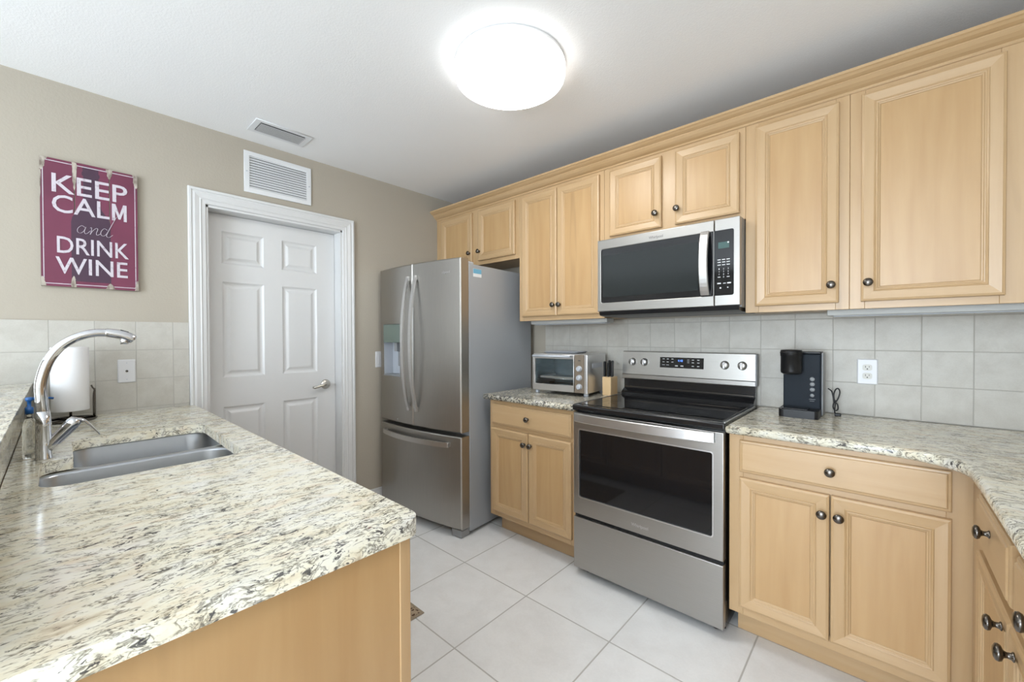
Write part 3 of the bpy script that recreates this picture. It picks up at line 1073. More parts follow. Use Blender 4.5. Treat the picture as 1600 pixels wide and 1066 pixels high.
def fridge_door(name, x0, x1, z0, z1, hole=None):
    b = MB()
    n = 14
    xs = [x0 + (x1 - x0) * i / n for i in range(n + 1)]
    if hole:
        xs = sorted(set([x for x in xs if min(abs(x - hole[0]), abs(x - hole[1])) > .012] + [hole[0], hole[1]]))
    bx = 0.007
    yb = -0.349

    def front(x):
        return bulge(x)

    zz = [z0, z1] if not hole else [z0, hole[2], hole[3], z1]
    vb_ = {}

    def V(x, y, z):
        k = (round(x, 5), round(y, 5), round(z, 5))
        if k not in vb_:
            vb_[k] = b.bm.verts.new((x, y, z))
        return vb_[k]
    xin = [min(max(x, x0 + bx), x1 - bx) for x in xs]
    for i in range(len(xs) - 1):
        xa, xb = xin[i], xin[i + 1]
        for j in range(len(zz) - 1):
            if hole and j == 1 and xa >= hole[0] - 1e-6 and xb <= hole[1] + 1e-6:
                continue
            za, zb = zz[j] + (bx if j == 0 else 0), zz[j + 1] - (bx if j == len(zz) - 2 else 0)
            b.bm.faces.new((V(xa, front(xa), za), V(xb, front(xb), za), V(xb, front(xb), zb), V(xa, front(xa), zb)))
        # rounded top and bottom lips and top/bottom faces
        for ze, zi in ((z0, z0 + bx), (z1, z1 - bx)):
            b.bm.faces.new((V(xa, front(xa), zi), V(xb, front(xb), zi), V(xb, front(xb) + bx, ze), V(xa, front(xa) + bx, ze)))
            b.bm.faces.new((V(xa, front(xa) + bx, ze), V(xb, front(xb) + bx, ze), V(xb, yb, ze), V(xa, yb, ze)))
    for f in b.bm.faces:
        f.smooth = False
        f.tag = True
    for xe, xi in ((x0, x0 + bx), (x1, x1 - bx)):
        yy0 = front(xi)
        zl = [z0 + bx] + ([hole[2], hole[3]] if hole else []) + [z1 - bx]
        for k in range(len(zl) - 1):
            b.bm.faces.new((V(xi, yy0, zl[k]), V(xe, yy0 + bx, zl[k]), V(xe, yy0 + bx, zl[k + 1]), V(xi, yy0, zl[k + 1])))
            b.bm.faces.new((V(xe, yy0 + bx, zl[k]), V(xe, yb, zl[k]), V(xe, yb, zl[k + 1]), V(xe, yy0 + bx, zl[k + 1])))
        for ze, zi in ((z0, z0 + bx), (z1, z1 - bx)):
            b.bm.faces.new((V(xi, yy0, zi), V(xe, yy0 + bx, zi), V(xe, yy0 + bx, ze + (zi - ze) * .0), V(xi, yy0 + bx, ze)))
            b.bm.faces.new((V(xe, yy0 + bx, zi), V(xe, yb, zi), V(xe, yb, ze), V(xe, yy0 + bx, ze)))
            b.bm.faces.new((V(xi, yy0 + bx, ze), V(xe, yy0 + bx, ze), V(xe, yb, ze), V(xi, yb, ze)))
    b.bm.faces.new((V(x0, yb, z0), V(x1, yb, z0), V(x1, yb, z1), V(x0, yb, z1)))
    if hole:
        hx0, hx1, hz0, hz1 = hole
        yr = -0.352
        q = [(hx0, hz0), (hx1, hz0), (hx1, hz1), (hx0, hz1)]
        for k in range(4):
            a, c = q[k], q[(k + 1) % 4]
            b.bm.faces.new((V(a[0], front(a[0]), a[1]), V(c[0], front(c[0]), c[1]), V(c[0], yr, c[1]), V(a[0], yr, a[1]))).material_index = 1
        b.bm.faces.new([V(p[0], yr, p[1]) for p in q]).material_index = 1
        for f in b.bm.faces:
            f.tag = True
    return b.build(name, ['brushed_steel_vertical', 'light_grey_plastic'], fr)


dl = fridge_door('door', -W2, -0.0025, 0.682, 1.800, (-0.372, -0.150, 1.012, 1.390))
dr_ = fridge_door('door', 0.0025, W2, 0.682, 1.800)
fz = fridge_door('freezer_drawer', -W2, W2, 0.062, 0.655)
# dispenser parts
b = MB()
b.box(-0.372, -0.150, bulge(-.3) + .004, -0.353, 1.256, 1.389, 0, 0.002, 1)
dp = b.build('dispenser_panel', 'dispenser_glass', dl)
MB().box(-0.372, -0.150, -0.428, -0.353, 1.0125, 1.022, 0, 0.001, 1).build('dispenser_tray', 'grey_plastic', dl)
MB().box(-0.385, -0.137, -0.444, -0.425, 0.988, 1.010, 0, 0.002, 1).build('dispenser_sill', 'brushed_steel', dl)
b = MB()
b.box(-0.277, -0.245, -0.41, -0.36, 1.19, 1.256, 0, 0.004, 2)
b.box(-0.283, -0.239, -0.372, -0.356, 1.08, 1.19, 0, 0.003, 1)
b.build('dispenser_lever', 'grey_plastic', dl)
MB().lathe([(0.004, 0), (0.004, 0.001), (0.0005, 0.0015)], (-0.185, bulge(-.185) - .0001, 0.705), '-Y', 12).build('indicator', 'label_white', dl)


def bow_handle(parent, p0, p1, depth, width, thick, vertical=True, n=16):
    """curved flat bar from p0 to p1 with stand-off ends"""
    b = MB()
    rings_ = []
    for i in range(n + 1):
        t = i / n
        p = Vector(p0).lerp(Vector(p1), t)
        d = depth * (1 - (2 * t - 1) ** 2) ** 0.85
        y = p.y - 0.012 - d
        w = width / 2
        if vertical:
            rings_.append([(p.x - w, y, p.z), (p.x + w, y, p.z), (p.x + w, y + thick, p.z), (p.x - w, y + thick, p.z)])
        else:
            rings_.append([(p.x, y, p.z - w), (p.x, y, p.z + w), (p.x, y + thick, p.z + w), (p.x, y + thick, p.z - w)])
    b.rings(rings_, smooth=False)
    w = width / 2 * .8
    for p, s_ in ((Vector(p0), 1), (Vector(p1), -1)):
        if vertical:
            z_a, z_b = sorted((p.z, p.z + s_ * .03))
            b.box(p.x - w, p.x + w, p.y - 0.016, p.y + 0.010, z_a, z_b, 0, .001, 1)
        else:
            x_a, x_b = sorted((p.x, p.x + s_ * .03))
            b.box(x_a, x_b, p.y - 0.016, p.y + 0.010, p.z - w, p.z + w, 0, .001, 1)
    return b.build('handle', 'bright_steel', parent)


bow_handle(dl, (-0.042, bulge(.04), 0.785), (-0.042, bulge(.04), 1.715), 0.055, 0.026, 0.012)
bow_handle(dr_, (0.042, bulge(.04), 0.785), (0.042, bulge(.04), 1.715), 0.055, 0.026, 0.012)
bow_handle(fz, (-0.355, bulge(.3) - .004, 0.600), (0.345, bulge(.3) - .004, 0.600), 0.050, 0.032, 0.012, False)
b = MB()
fit_text(b, 'Whirlpool', 0.225, 0.355, 1.700, 1.722, bulge(.29) - .0008, extrude=.0004)
b.build('logo', 'logo_grey', dr_)
b = MB()
b.box(W2 - .0005, W2 + .0006, -0.305, -0.225, 1.690, 1.743, 0)
st_ = b.build('sticker', 'label_white', fr)
MB().box(W2 + .0004, W2 + .0010, -0.304, -0.226, 1.712, 1.742, 0).build('sticker_print', 'label_blue', st_)

# ------------------------------------------------------------------ range
RX0, RX1 = 1.628, 2.384
RW = RX1 - RX0
rg_ = thing('range', 'stainless steel electric range with black glass cooktop between the granite counters', 'range', (RX0, 0, 0))
b = MB()
b.box(0.002, RW - 0.002, -0.612, -0.030, 0.030, 0.902, 0, 0.002, 1)
b.build('body', 'black_enamel', rg_)
for xx in (0.05, RW - 0.05):
    for y_ in (-0.575, -0.08):
        MB().lathe([(0.016, 0), (0.016, 0.012), (0.008, 0.014), (0.008, 0.032)], (xx, y_, 0), 'Z', 14).build('foot', 'black_plastic', rg_)
# drawer
b = MB()
b.box(0.002, RW - 0.002, -0.650, -0.612, 0.042, 0.318, 0, 0.004, 2)
b.build('storage_drawer', 'brushed_steel', rg_)
MB().box(0.004, RW - 0.004, -0.634, -0.610, 0.318, 0.338, 0).build('gap_trim', 'black_plastic', rg_)
# oven door with a window opening
od0, od1 = 0.336, 0.885
wx0, wx1, wz0, wz1 = 0.036, RW - 0.044, 0.430, 0.795
b = MB()
wr_ = rrect(wx0, wx1, wz0, wz1, 0.010, 3)
b.slab([(0.002, od0), (RW - .002, od0), (RW - .002, od1), (0.002, od1)], wr_, -0.650, -0.612, 0.003, 0, 2)
for v in b.bm.verts:
    x, z_, y_ = v.co
    v.co = (x, y_, z_)
od = b.build('oven_door', 'brushed_steel', rg_)
b = MB()
b.prism([(p[0], p[1]) for p in rrect(wx0 - .002, wx1 + .002, wz0 - .002, wz1 + .002, 0.010, 3)], 'Y', -0.6455, -0.6125)
b.build('oven_window', 'black_glass', od)
# bright beading around the window
b = MB()
o1 = rrect(wx0 - .003, wx1 + .003, wz0 - .003, wz1 + .003, 0.011, 3)
o2 = rrect(wx0 + .002, wx1 - .002, wz0 + .002, wz1 - .002, 0.009, 3)
b.rings([[(x, -0.6505, z) for x, z in o1], [(x, -0.6525, z) for x, z in o1], [(x, -0.6525, z) for x, z in o2], [(x, -0.6456, z) for x, z in o2]], smooth=False, cap0=False, cap1=False)
b.build('window_trim', 'bright_steel', od)
# handle: wide slightly bowed flat bar
b = MB()
rr_ = []
n = 18
for i in range(n + 1):
    t = i / n
    x = 0.020 + (RW - 0.055) * t
    d = 0.018 + 0.026 * (1 - (2 * t - 1) ** 2) ** .7
    y = -0.652 - d
    rr_.append([(x, y, 0.842), (x, y, 0.880), (x, y + .003, 0.884), (x, y + .014, 0.884), (x, y + .014, 0.838), (x, y + .003, 0.838)])
b.rings(rr_, smooth=False)
b.box(0.020, 0.055, -0.668, -0.648, 0.842, 0.880)
b.box(RW - 0.070, RW - 0.035, -0.668, -0.648, 0.842, 0.880)
b.build('handle', 'bright_steel', od)
b = MB()
fit_text(b, 'Whirlpool', RW / 2 - .04, RW / 2 + .045, 0.362, 0.382, -0.6505, extrude=.0003)
b.build('logo', 'logo_grey', od)
# cooktop
b = MB()
b.box(-0.004, RW + 0.004, -0.655, -0.085, 0.896, 0.926, 0, 0.007, 3)
ck = b.build('cooktop', 'black_enamel', rg_)
MB().box(0.016, RW - 0.016, -0.615, -0.100, 0.9255, 0.9285, 0, 0.001, 1).build('glass_surface', 'black_glass', ck)
b = MB()
b.box(-0.003, 0.003, -0.64, -0.09, 0.9255, 0.9290, 0, .0008, 1)
b.build('edge_trim', 'bright_steel', ck)
b = MB()
b.box(RW - 0.003, RW + .003, -0.64, -0.09, 0.9255, 0.9290, 0, .0008, 1)
b.build('edge_trim', 'bright_steel', ck)


def ring_print(b, cx, cy, r, w=.0015, n=40):
    o_ = [(cx + r * cos(2 * pi * i / n), cy + r * sin(2 * pi * i / n)) for i in range(n)]
    i_ = [(cx + (r - w) * cos(2 * pi * i / n), cy + (r - w) * sin(2 * pi * i / n)) for i in range(n)]
    b.rings([[(x, y, .92855) for x, y in o_], [(x, y, .92880) for x, y in o_], [(x, y, .92880) for x, y in i_]], smooth=False, cap0=False, cap1=False)


for cx, cy, r in ((0.20, -0.47, 0.115), (0.20, -0.47, 0.075), (0.56, -0.47, 0.09), (0.20, -0.22, 0.075), (0.56, -0.22, 0.095), (0.38, -0.19, 0.05)):
    b = MB()
    ring_print(b, cx, cy, r)
    b.build('burner_ring', 'burner_print', ck)
# backguard
b = MB()
b.prism([(-0.030, 0.90), (-0.100, 0.90), (-0.100, 0.940), (-0.092, 0.948), (-0.062, 0.965), (-0.060, 1.034), (-0.030, 1.034)], 'X', 0.004, RW - 0.004)
b.build('backguard_base', 'black_enamel', rg_)
MB().box(0.012, RW - .012, -0.0668, -0.058, 0.972, 0.976, 0, 0).build('backguard_bead', 'pewter', rg_)
b = MB()
b.prism([(-0.030, 1.026), (-0.082, 1.026), (-0.084, 1.030), (-0.084, 1.052), (-0.078, 1.056), (-0.066, 1.196), (-0.060, 1.200), (-0.030, 1.200)], 'X', 0.000, RW - 0.000)
cp_ = b.build('control_panel', 'brushed_steel', rg_)
MB().box(RW - .0005, RW + .006, -0.080, -0.028, 1.028, 1.198, 0, .002, 1).build('side_cap', 'grey_plastic', cp_)


def panel_y(z):
    return -0.078 + (z - 1.056) / 0.14 * 0.012


b = MB()
b.prism([(panel_y(1.106) - .0025, 1.106), (panel_y(1.168) - .0025, 1.168), (panel_y(1.168) + .004, 1.168), (panel_y(1.106) + .004, 1.106)], 'X', 0.245, 0.497)
ds = b.build('display', 'black_glass', cp_)
b = MB()
fit_text(b, '4:48', 0.352, 0.380, 1.143, 1.156, panel_y(1.15) - .0028, extrude=.0004)
b.build('clock', 'clock_blue', ds)
b = MB()
rnd = random.Random(3)
for cx in (0.267, 0.292, 0.320):
    for k, z in enumerate((1.158, 1.140)):
        b.box(cx - .006, cx + .006, panel_y(z) - .0031, panel_y(z) - .002, z - .0015, z + .0015)
for cx in (0.267, 0.292):
    b.box(cx - .008, cx + .008, panel_y(1.122) - .0031, panel_y(1.122) - .002, 1.1215, 1.1235)
for cx in (0.344, 0.376):
    b.box(cx - .008, cx + .008, panel_y(1.119) - .0031, panel_y(1.119) - .002, 1.116, 1.122)
for cx in (0.438, 0.468):
    for z in (1.156, 1.140, 1.120):
        b.box(cx - .006, cx + .006, panel_y(z) - .0031, panel_y(z) - .002, z - .002, z + .002)
for z in (1.157, 1.149, 1.140):
    b.box(0.406, 0.418, panel_y(z) - .0031, panel_y(z) - .002, z - .001, z + .001)
tag(b.build('button_marks', 'marking_white', ds), kind='stuff')
for kx in (0.068, 0.150 - .004, 0.607, 0.693):
    z = 1.134
    y = panel_y(z)
    b = MB()
    b.lathe([(0.0235, 0.0), (0.0235, 0.004), (0.0205, 0.006), (0.0195, 0.020), (0.017, 0.023), (0.001, 0.024)], (kx, y + .002, z), '-Y', 28)
    b.box(kx - .0055, kx + .0055, y - .030, y - .019, z - .019, z + .019, 0, .002, 2)
    kb = b.build('knob', 'bright_steel', cp_)
    MB().box(kx - .001, kx + .001, y - .0306, y - .029, z + .002, z + .017).build('knob_pointer', 'black_plastic', kb)

# ------------------------------------------------------------------ microwave
MX0, MX1 = 1.632, 2.384
MZ0, MZ1 = 1.432, 1.8555
MW, MH = MX1 - MX0, MZ1 - MZ0
mw = thing('microwave', 'stainless steel over-the-range microwave with black glass door under the wall cabinet', 'microwave', (MX0, 0, MZ0))
b = MB()
b.box(0.0, MW, -0.365, -0.012, 0.0, MH, 0, 0.002, 1)
b.build('body', 'grey_plastic', mw)
b = MB()
b.prism([(-0.05, -0.0), (-0.372, -0.0), (-0.388, 0.006), (-0.380, -0.014), (-0.33, -0.020), (-0.05, -0.020)], 'X', 0.006, MW - .006)
b.build('underside_grille', 'black_plastic', mw)
DSP = 0.640      # seam between door and control panel
b = MB()
ox = [(0.0, 0.008), (DSP - .001, 0.008), (DSP - .001, MH), (0.0, MH)]
hole = [(0.022, 0.058), (DSP - .001 - .004, 0.058), (DSP - .001 - .004, MH - 0.055), (0.022, MH - 0.055)]
hole = fillet(hole, [.012, .002, .002, .012], 4)
b.slab(ox, hole, -0.395, -0.366, 0.003, 0, 2)
for v in b.bm.verts:
    x, z_, y_ = v.co
    v.co = (x, y_, z_)
md_ = b.build('door', 'brushed_steel', mw)
b = MB()
b.prism([(p[0], p[1]) for p in fillet([(0.021, 0.057), (DSP - .002, 0.057), (DSP - .002, MH - .054), (0.021, MH - .054)], [.012, .002, .002, .012], 4)], 'Y', -0.3935, -0.3665)
dw = b.build('door_glass', 'black_glass', md_)
b = MB()
b.rings([[(x, -0.3938, z) for x, z in rrect(0.034, DSP - .075, 0.090, MH - .093, .006, 3)], [(x, -0.3943, z) for x, z in rrect(0.034, DSP - .075, 0.090, MH - .093, .006, 3)]], smooth=False)
b.build('door_window', 'microwave_screen', dw)
b = MB()
b.rings([[(x, -0.3944, z) for x, z in rrect(0.060, DSP - .105, 0.100, MH - .115, .006, 3)], [(x, -0.3947, z) for x, z in rrect(0.060, DSP - .105, 0.100, MH - .115, .006, 3)]], smooth=False)
b.build('window_mesh', 'microwave_screen', dw)
b = MB()
fit_text(b, 'Whirlpool', 0.312, 0.388, MH - .044, MH - .026, -0.3952, extrude=.0003)
b.build('logo', 'logo_dark', md_)
# curved handle
b = MB()
rr_ = []
hx = 0.600
for i in range(17):
    t = i / 16
    z = 0.062 + (MH - 0.112) * t
    d = 0.014 + 0.034 * (1 - (2 * t - 1) ** 2) ** .8
    sag = -0.0
    y = -0.395 - d
    rr_.append([(hx - .020, y + .003, z), (hx - .017, y, z), (hx + .017, y, z), (hx + .020, y + .003, z), (hx + .020, y + .014, z), (hx - .020, y + .014, z)])
b.rings(rr_, smooth=False)
b.box(hx - .016, hx + .016, -0.408, -0.393, 0.064, 0.084)
b.box(hx - .016, hx + .016, -0.408, -0.393, MH - 0.072, MH - 0.052)
b.build('handle', 'bright_steel', md_)
# control panel
b = MB()
b.box(DSP + .001, MW, -0.395, -0.366, 0.008, MH, 0, 0.003, 2)
mp_ = b.build('control_panel', 'brushed_steel', mw)
b = MB()
b.prism(fillet([(DSP + .0005, 0.057), (MW - .026, 0.057), (MW - .026, MH - .054), (DSP + .0005, MH - .054)], [.001, .010, .010, .001], 4), 'Y', -0.3965, -0.390)
kp = b.build('keypad', 'black_glass', mp_)
b = MB()
b.box(DSP + .018, DSP + .066, -0.3972, -0.396, MH - .142, MH - .112)
b.build('display', 'microwave_display', kp)
b = MB()
for r_, z in enumerate((0.228, 0.216, 0.203)):
    for cx in (DSP + .022, DSP + .042, DSP + .062):
        b.box(cx - .007, cx + .007, -0.3970, -0.396, z - .0018, z + .0018)
for cx in (DSP + .022, DSP + .066):
    b.box(cx - .008, cx + .008, -0.3970, -0.396, 0.112, 0.118)
b.box(DSP + .040, DSP + .052, -0.3970, -0.396, 0.113, 0.116)
b.lathe([(0.004, 0), (0.004, 0.001)], (DSP + .028, -.396, 0.093), '-Y', 12)
b.lathe([(0.003, 0), (0.003, 0.001)], (DSP + .060, -.396, 0.094), '-Y', 12)
b.lathe([(0.004, 0), (0.004, 0.0012)], (DSP + .062, -.3965, MH - .116), '-Y', 12)
nums = ['123', '456', '789', ' 0 ']
for r_ in range(4):
    for c_ in range(3):
        if nums[r_][c_] != ' ':
            cx, cz = DSP + .022 + c_ * .020, 0.184 - r_ * .013
            fit_text(b, nums[r_][c_], cx - .0018, cx + .0018, cz - .0035, cz + .0035, -0.3966, extrude=.0003)
for cx in (DSP + .022, DSP + .062):
    b.box(cx - .006, cx + .006, -0.3970, -0.396, 0.1435, 0.1465)
tag(b.build('button_marks', 'marking_white', kp), kind='stuff')

# ------------------------------------------------------------------ toaster oven
to = thing('toaster_oven', 'silver toaster oven with glass door and three knobs beside the refrigerator', 'toaster oven', (1.315, -0.222, CT), R(6.5))
w2, d2 = 0.200, 0.138
tz0, tz1 = 0.020, 0.262
b = MB()
# shell: sides, top, bottom, back
b.box(-w2, -w2 + .012, -d2, d2, tz0, tz1, 0, .004, 2)
b.box(w2 - .092, w2, -d2 + .006, d2, tz0, tz1, 0, .004, 2)
b.box(-w2 + .001, w2 - .001, -d2, d2, tz1 - .014, tz1 + .002, 0, .004, 2)
b.box(-w2 + .004, w2 - .004, -d2 + .004, d2, tz0, tz0 + .012, 0, .002, 1)
b.box(-w2 + .004, w2 - .004, d2 - .012, d2, tz0, tz1 - .004, 0)
b.build('case', 'bright_steel', to)
b = MB()
b.box(-w2 + .0125, w2 - .0925, -d2 + .02, d2 - .013, tz0 + .0125, tz0 + .016)
b.box(-w2 + .0125, w2 - .0925, d2 - .016, d2 - .0125, tz0 + .016, tz1 - .015)
b.box(-w2 + .0125, -w2 + .016, -d2 + .02, d2 - .016, tz0 + .016, tz1 - .015)
b.box(w2 - .096, w2 - .0925, -d2 + .02, d2 - .016, tz0 + .016, tz1 - .015)
for z in (.09, .14, .19):
    b.box(-w2 + .016, -w2 + .022, -d2 + .025, d2 - .02, z, z + .004)
    b.box(w2 - .102, w2 - .096, -d2 + .025, d2 - .02, z, z + .004)
b.build('interior', 'toaster_interior', to)
b = MB()
for i in range(14):
    y = -d2 + .03 + i * .0165
    b.tube([(-w2 + .02, y, .098), (w2 - .10, y, .098)], .0012, 6)
b.tube([(-w2 + .02, -d2 + .028, .099), (w2 - .10, -d2 + .028, .099)], .002, 6)
b.tube([(-w2 + .02, d2 - .03, .099), (w2 - .10, d2 - .03, .099)], .002, 6)
b.build('rack', 'chrome', to)
b = MB()
b.box(-w2 + .03, w2 - .11, -d2 + .035, d2 - .03, .101, .104)
b.box(-w2 + .03, -w2 + .036, -d2 + .035, d2 - .03, .104, .116)
b.box(w2 - .116, w2 - .11, -d2 + .035, d2 - .03, .104, .116)
b.box(-w2 + .03, w2 - .11, -d2 + .035, -d2 + .040, .104, .114)
b.build('baking_tray', 'bright_steel', to)
b = MB()
for z, y in ((.055, -.05), (.055, .05), (.232, -.05), (.232, .05)):
    b.tube([(-w2 + .017, y, z), (w2 - .097, y, z)], .003, 8)
b.build('heating_elements', 'heating_element', to)
# door
dx0, dx1 = -w2 + .002, w2 - .090
b = MB()
b.slab([(dx0, tz0 + .006), (dx1, tz0 + .006), (dx1, tz1 - .004), (dx0, tz1 - .004)], rrect(dx0 + .020, dx1 - .006, tz0 + .046, tz1 - .030, .004, 2), -d2 - .014, -d2 - .001, .002, 0, 2)
for v in b.bm.verts:
    x, z_, y_ = v.co
    v.co = (x, y_, z_)
td = b.build('door', 'bright_steel', to)
MB().box(dx0 + .0195, dx1 - .0055, -d2 - .010, -d2 - .006, tz0 + .0455, tz1 - .0295).build('door_glass', 'clear_glass', td)
b = MB()
b.tube([(dx0 + .018, -d2 - .040, tz1 - .012), (dx1 - .012, -d2 - .040, tz1 - .012)], .0075, 12)
for x in (dx0 + .03, dx1 - .024):
    b.box(x - .006, x + .006, -d2 - .042, -d2 - .010, tz1 - .019, tz1 - .006, 0, .001, 1)
b.build('handle', 'light_grey_plastic', td)
# control strip
b = MB()
b.box(w2 - .088, w2 - .022, -d2 - .010, -d2 + .007, tz0 + .002, tz1 - .001, 0, .002, 1)
cs = b.build('control_panel', 'bronze_panel', to)
MB().box(w2 - .021, w2 + .002, -d2 - .014, -d2 + .010, tz0 - .002, tz1 + .001, 0, .005, 3).build('corner_post', 'bright_steel', to)
for z in (.062, .118, .174):
    b = MB()
    b.lathe([(0.0185, 0), (0.0185, .003), (0.0155, .005), (0.0145, .018), (0.012, .020), (0.0005, .0205)], (w2 - .055, -d2 - .0095, z), '-Y', 24)
    b.box(w2 - .0585, w2 - .0515, -d2 - .0335, -d2 - .028, z - .014, z + .014, 0, .001, 1)
    b.build('knob', 'light_grey_plastic', cs)
MB().box(w2 - .062, w2 - .046, -d2 - .0112, -d2 - .009, .222, .228).build('brand_mark', 'logo_dark', cs)
for sx, sy in ((-1, -1), (1, -1), (-1, 1), (1, 1)):
    MB().lathe([(.012, 0), (.015, .004), (.015, .016), (.011, .021)], (sx * (w2 - .022), sy * (d2 - .02), 0), 'Z', 16).build('foot', 'light_grey_plastic', to)
b = MB()
b.box(w2 - .0005, w2 + .0015, -.075, .075, .175, .205)
b.build('side_vent', 'light_grey_plastic', to)
pl = thing('baking_sheet', 'thin grey baking sheet lying on top of the toaster oven', 'baking sheet', (1.27, -0.20, CT + tz1 + .0025), R(8))
b = MB()
rg2 = []
for off, z in ((0.0, .010), (-.002, .012), (.002, .0105), (.012, .0012), (.014, .001)):
    rg2.append([(x, y, z) for x, y in rrect(-.13 + off, .13 - off, -.09 + off, .09 - off, .02, 4)])
b.rings(rg2[:1] + rg2[2:], cap0=False)
pn = b.build('pan', 'light_grey_plastic', pl, fix=False)
sm = pn.modifiers.new('t', 'SOLIDIFY')
sm.thickness = .001

# ------------------------------------------------------------------ knife block and knives
kbx, kby = 1.577, -0.150
b = MB()
b.box(-.030, .030, -.045, .045, 0, .118, 0, .003, 2)
kbk = b.build('knife_block', 'knife_block_wood', None, (kbx, kby, CT))
tag(kbk, 'small pale wooden knife block between the toaster oven and the range', 'knife block')
for i, (kx, ky, h, lbl) in enumerate(((-.021, -.028, .098, 'leftmost black-handled knife in the pale knife block'),
                                      (-.010, .012, .104, 'second black-handled knife from the left in the knife block'),
                                      (.002, -.026, .090, 'third black-handled knife from the left in the knife block'),
                                      (.009, .016, .102, 'fourth black-handled knife from the left in the knife block'),
                                      (.0235, -.018, .100, 'rightmost black-handled knife, standing apart in the knife block'))):
    kt = thing('knife', lbl, 'knife', (kbx + kx, kby + ky, CT + .118), 0, 'knives in the block')
    b = MB()
    hh = [(-.009, 0), (.009, 0), (.0095, h * .3), (.0085, h * .7), (.011, h * .92), (.006, h), (-.006, h), (-.0095, h * .88), (-.008, h * .5)]
    b.prism(hh, 'X', -.0048, .0048)
    ho = b.build('handle', 'black_plastic', kt)
    bv = ho.modifiers.new('b', 'BEVEL')
    bv.width = .0015
    bv.segments = 2
    MB().box(-.0012, .0012, -.010, .010, -.003, .003).build('blade', 'chrome', kt)

# ------------------------------------------------------------------ coffee maker
km = thing('coffee_maker', 'compact black pod coffee maker on the counter right of the range', 'coffee maker', (2.598, -0.165, CT))
b = MB()
b.box(-.076, .070, -.012, .100, 0.010, .290, 0, .006, 3)
b.build('body', 'navy_plastic', km)
b = MB()
b.prism(fillet([(-.082, -.108), (.070, -.108), (.070, .100), (-.082, .100)], [.022, .022, .008, .008], 5), 'Z', 0, .036)
b.build('base', 'black_plastic', km)
MB().box(-.070, .030, -.098, -.020, .036, .041, 0, .002, 1).build('drip_tray', 'black_enamel', km)
b = MB()
b.lathe([(.001, .196), (.032, .196), (.041, .202), (.0425, .210), (.0425, .280), (.044, .281), (.044, .303), (.041, .309), (.001, .311)], (-.038, -.054, 0), 'Z', 36)
b.build('brew_head', 'black_plastic', km)
b = MB()
b.tube([(-.076, -.085, .296), (-.060, -.097, .297), (-.016, -.097, .297), (.000, -.085, .296)], .004, 10)
b.build('lid_handle', 'black_plastic', km)
MB().box(-.070, .069, .000, .098, .2905, .3000, 0, .003, 2).build('lid', 'black_plastic', km)
MB().box(.0705, .0765, .006, .098, .004, .296, 0, .002, 2).build('water_reservoir', 'grey_plastic', km)
for z in (.173, .149, .124, .097):
    MB().lathe([(.0095 if z > .1 else .008, 0), (.0095 if z > .1 else .008, .001), (.0005, .0013)], (.038, -.0118, z), '-Y', 20).build('button', 'grey_plastic', km)
b = MB()
b.box(.026, .050, -.0126, -.0115, .078, .0795)
b.box(.028, .046, -.0126, -.0115, .070, .0715)
b.build('button_caption', 'grey_plastic', km)
cd = thing('power_cord', 'black power cord bundled behind the coffee maker at its right', 'power cord', (2.700, -0.075, CT))
cpts = [(-.012, -.012, .125), (.000, 0, .112), (.006, .0, .085), (.010, .0, .060), (.022, .005, .075), (.030, .008, .108), (.024, .006, .126), (.014, .004, .120), (.008, .0, .095), (.012, -.002, .066), (.022, -.004, .052), (.024, -.002, .030), (.014, .0, .022), (.006, .0, .036), (.008, .0, .056), (.015, .004, .070), (.013, .0, .045), (.012, -.006, .022), (.014, -.010, .008)]
b = MB().tube(catmull(cpts, 5), .0028, 8)
b.build('cable', 'black_plastic', cd)
b = MB()
b.box(.012, .036, -.024, -.008, 0.0, .013, 0, .003, 2)
b.build('plug', 'black_plastic', cd)
b = MB()
b.tube(catmull([(-.160 - .013, .0, .100), (-.178, -.006, .085), (-.186, -.008, .055), (-.180, -.004, .03), (-.172, 0, .012)], 5), .0028, 8)
lo = b.build('cable_loop', 'black_plastic', km)
lo.location = (.102, .090, 0)

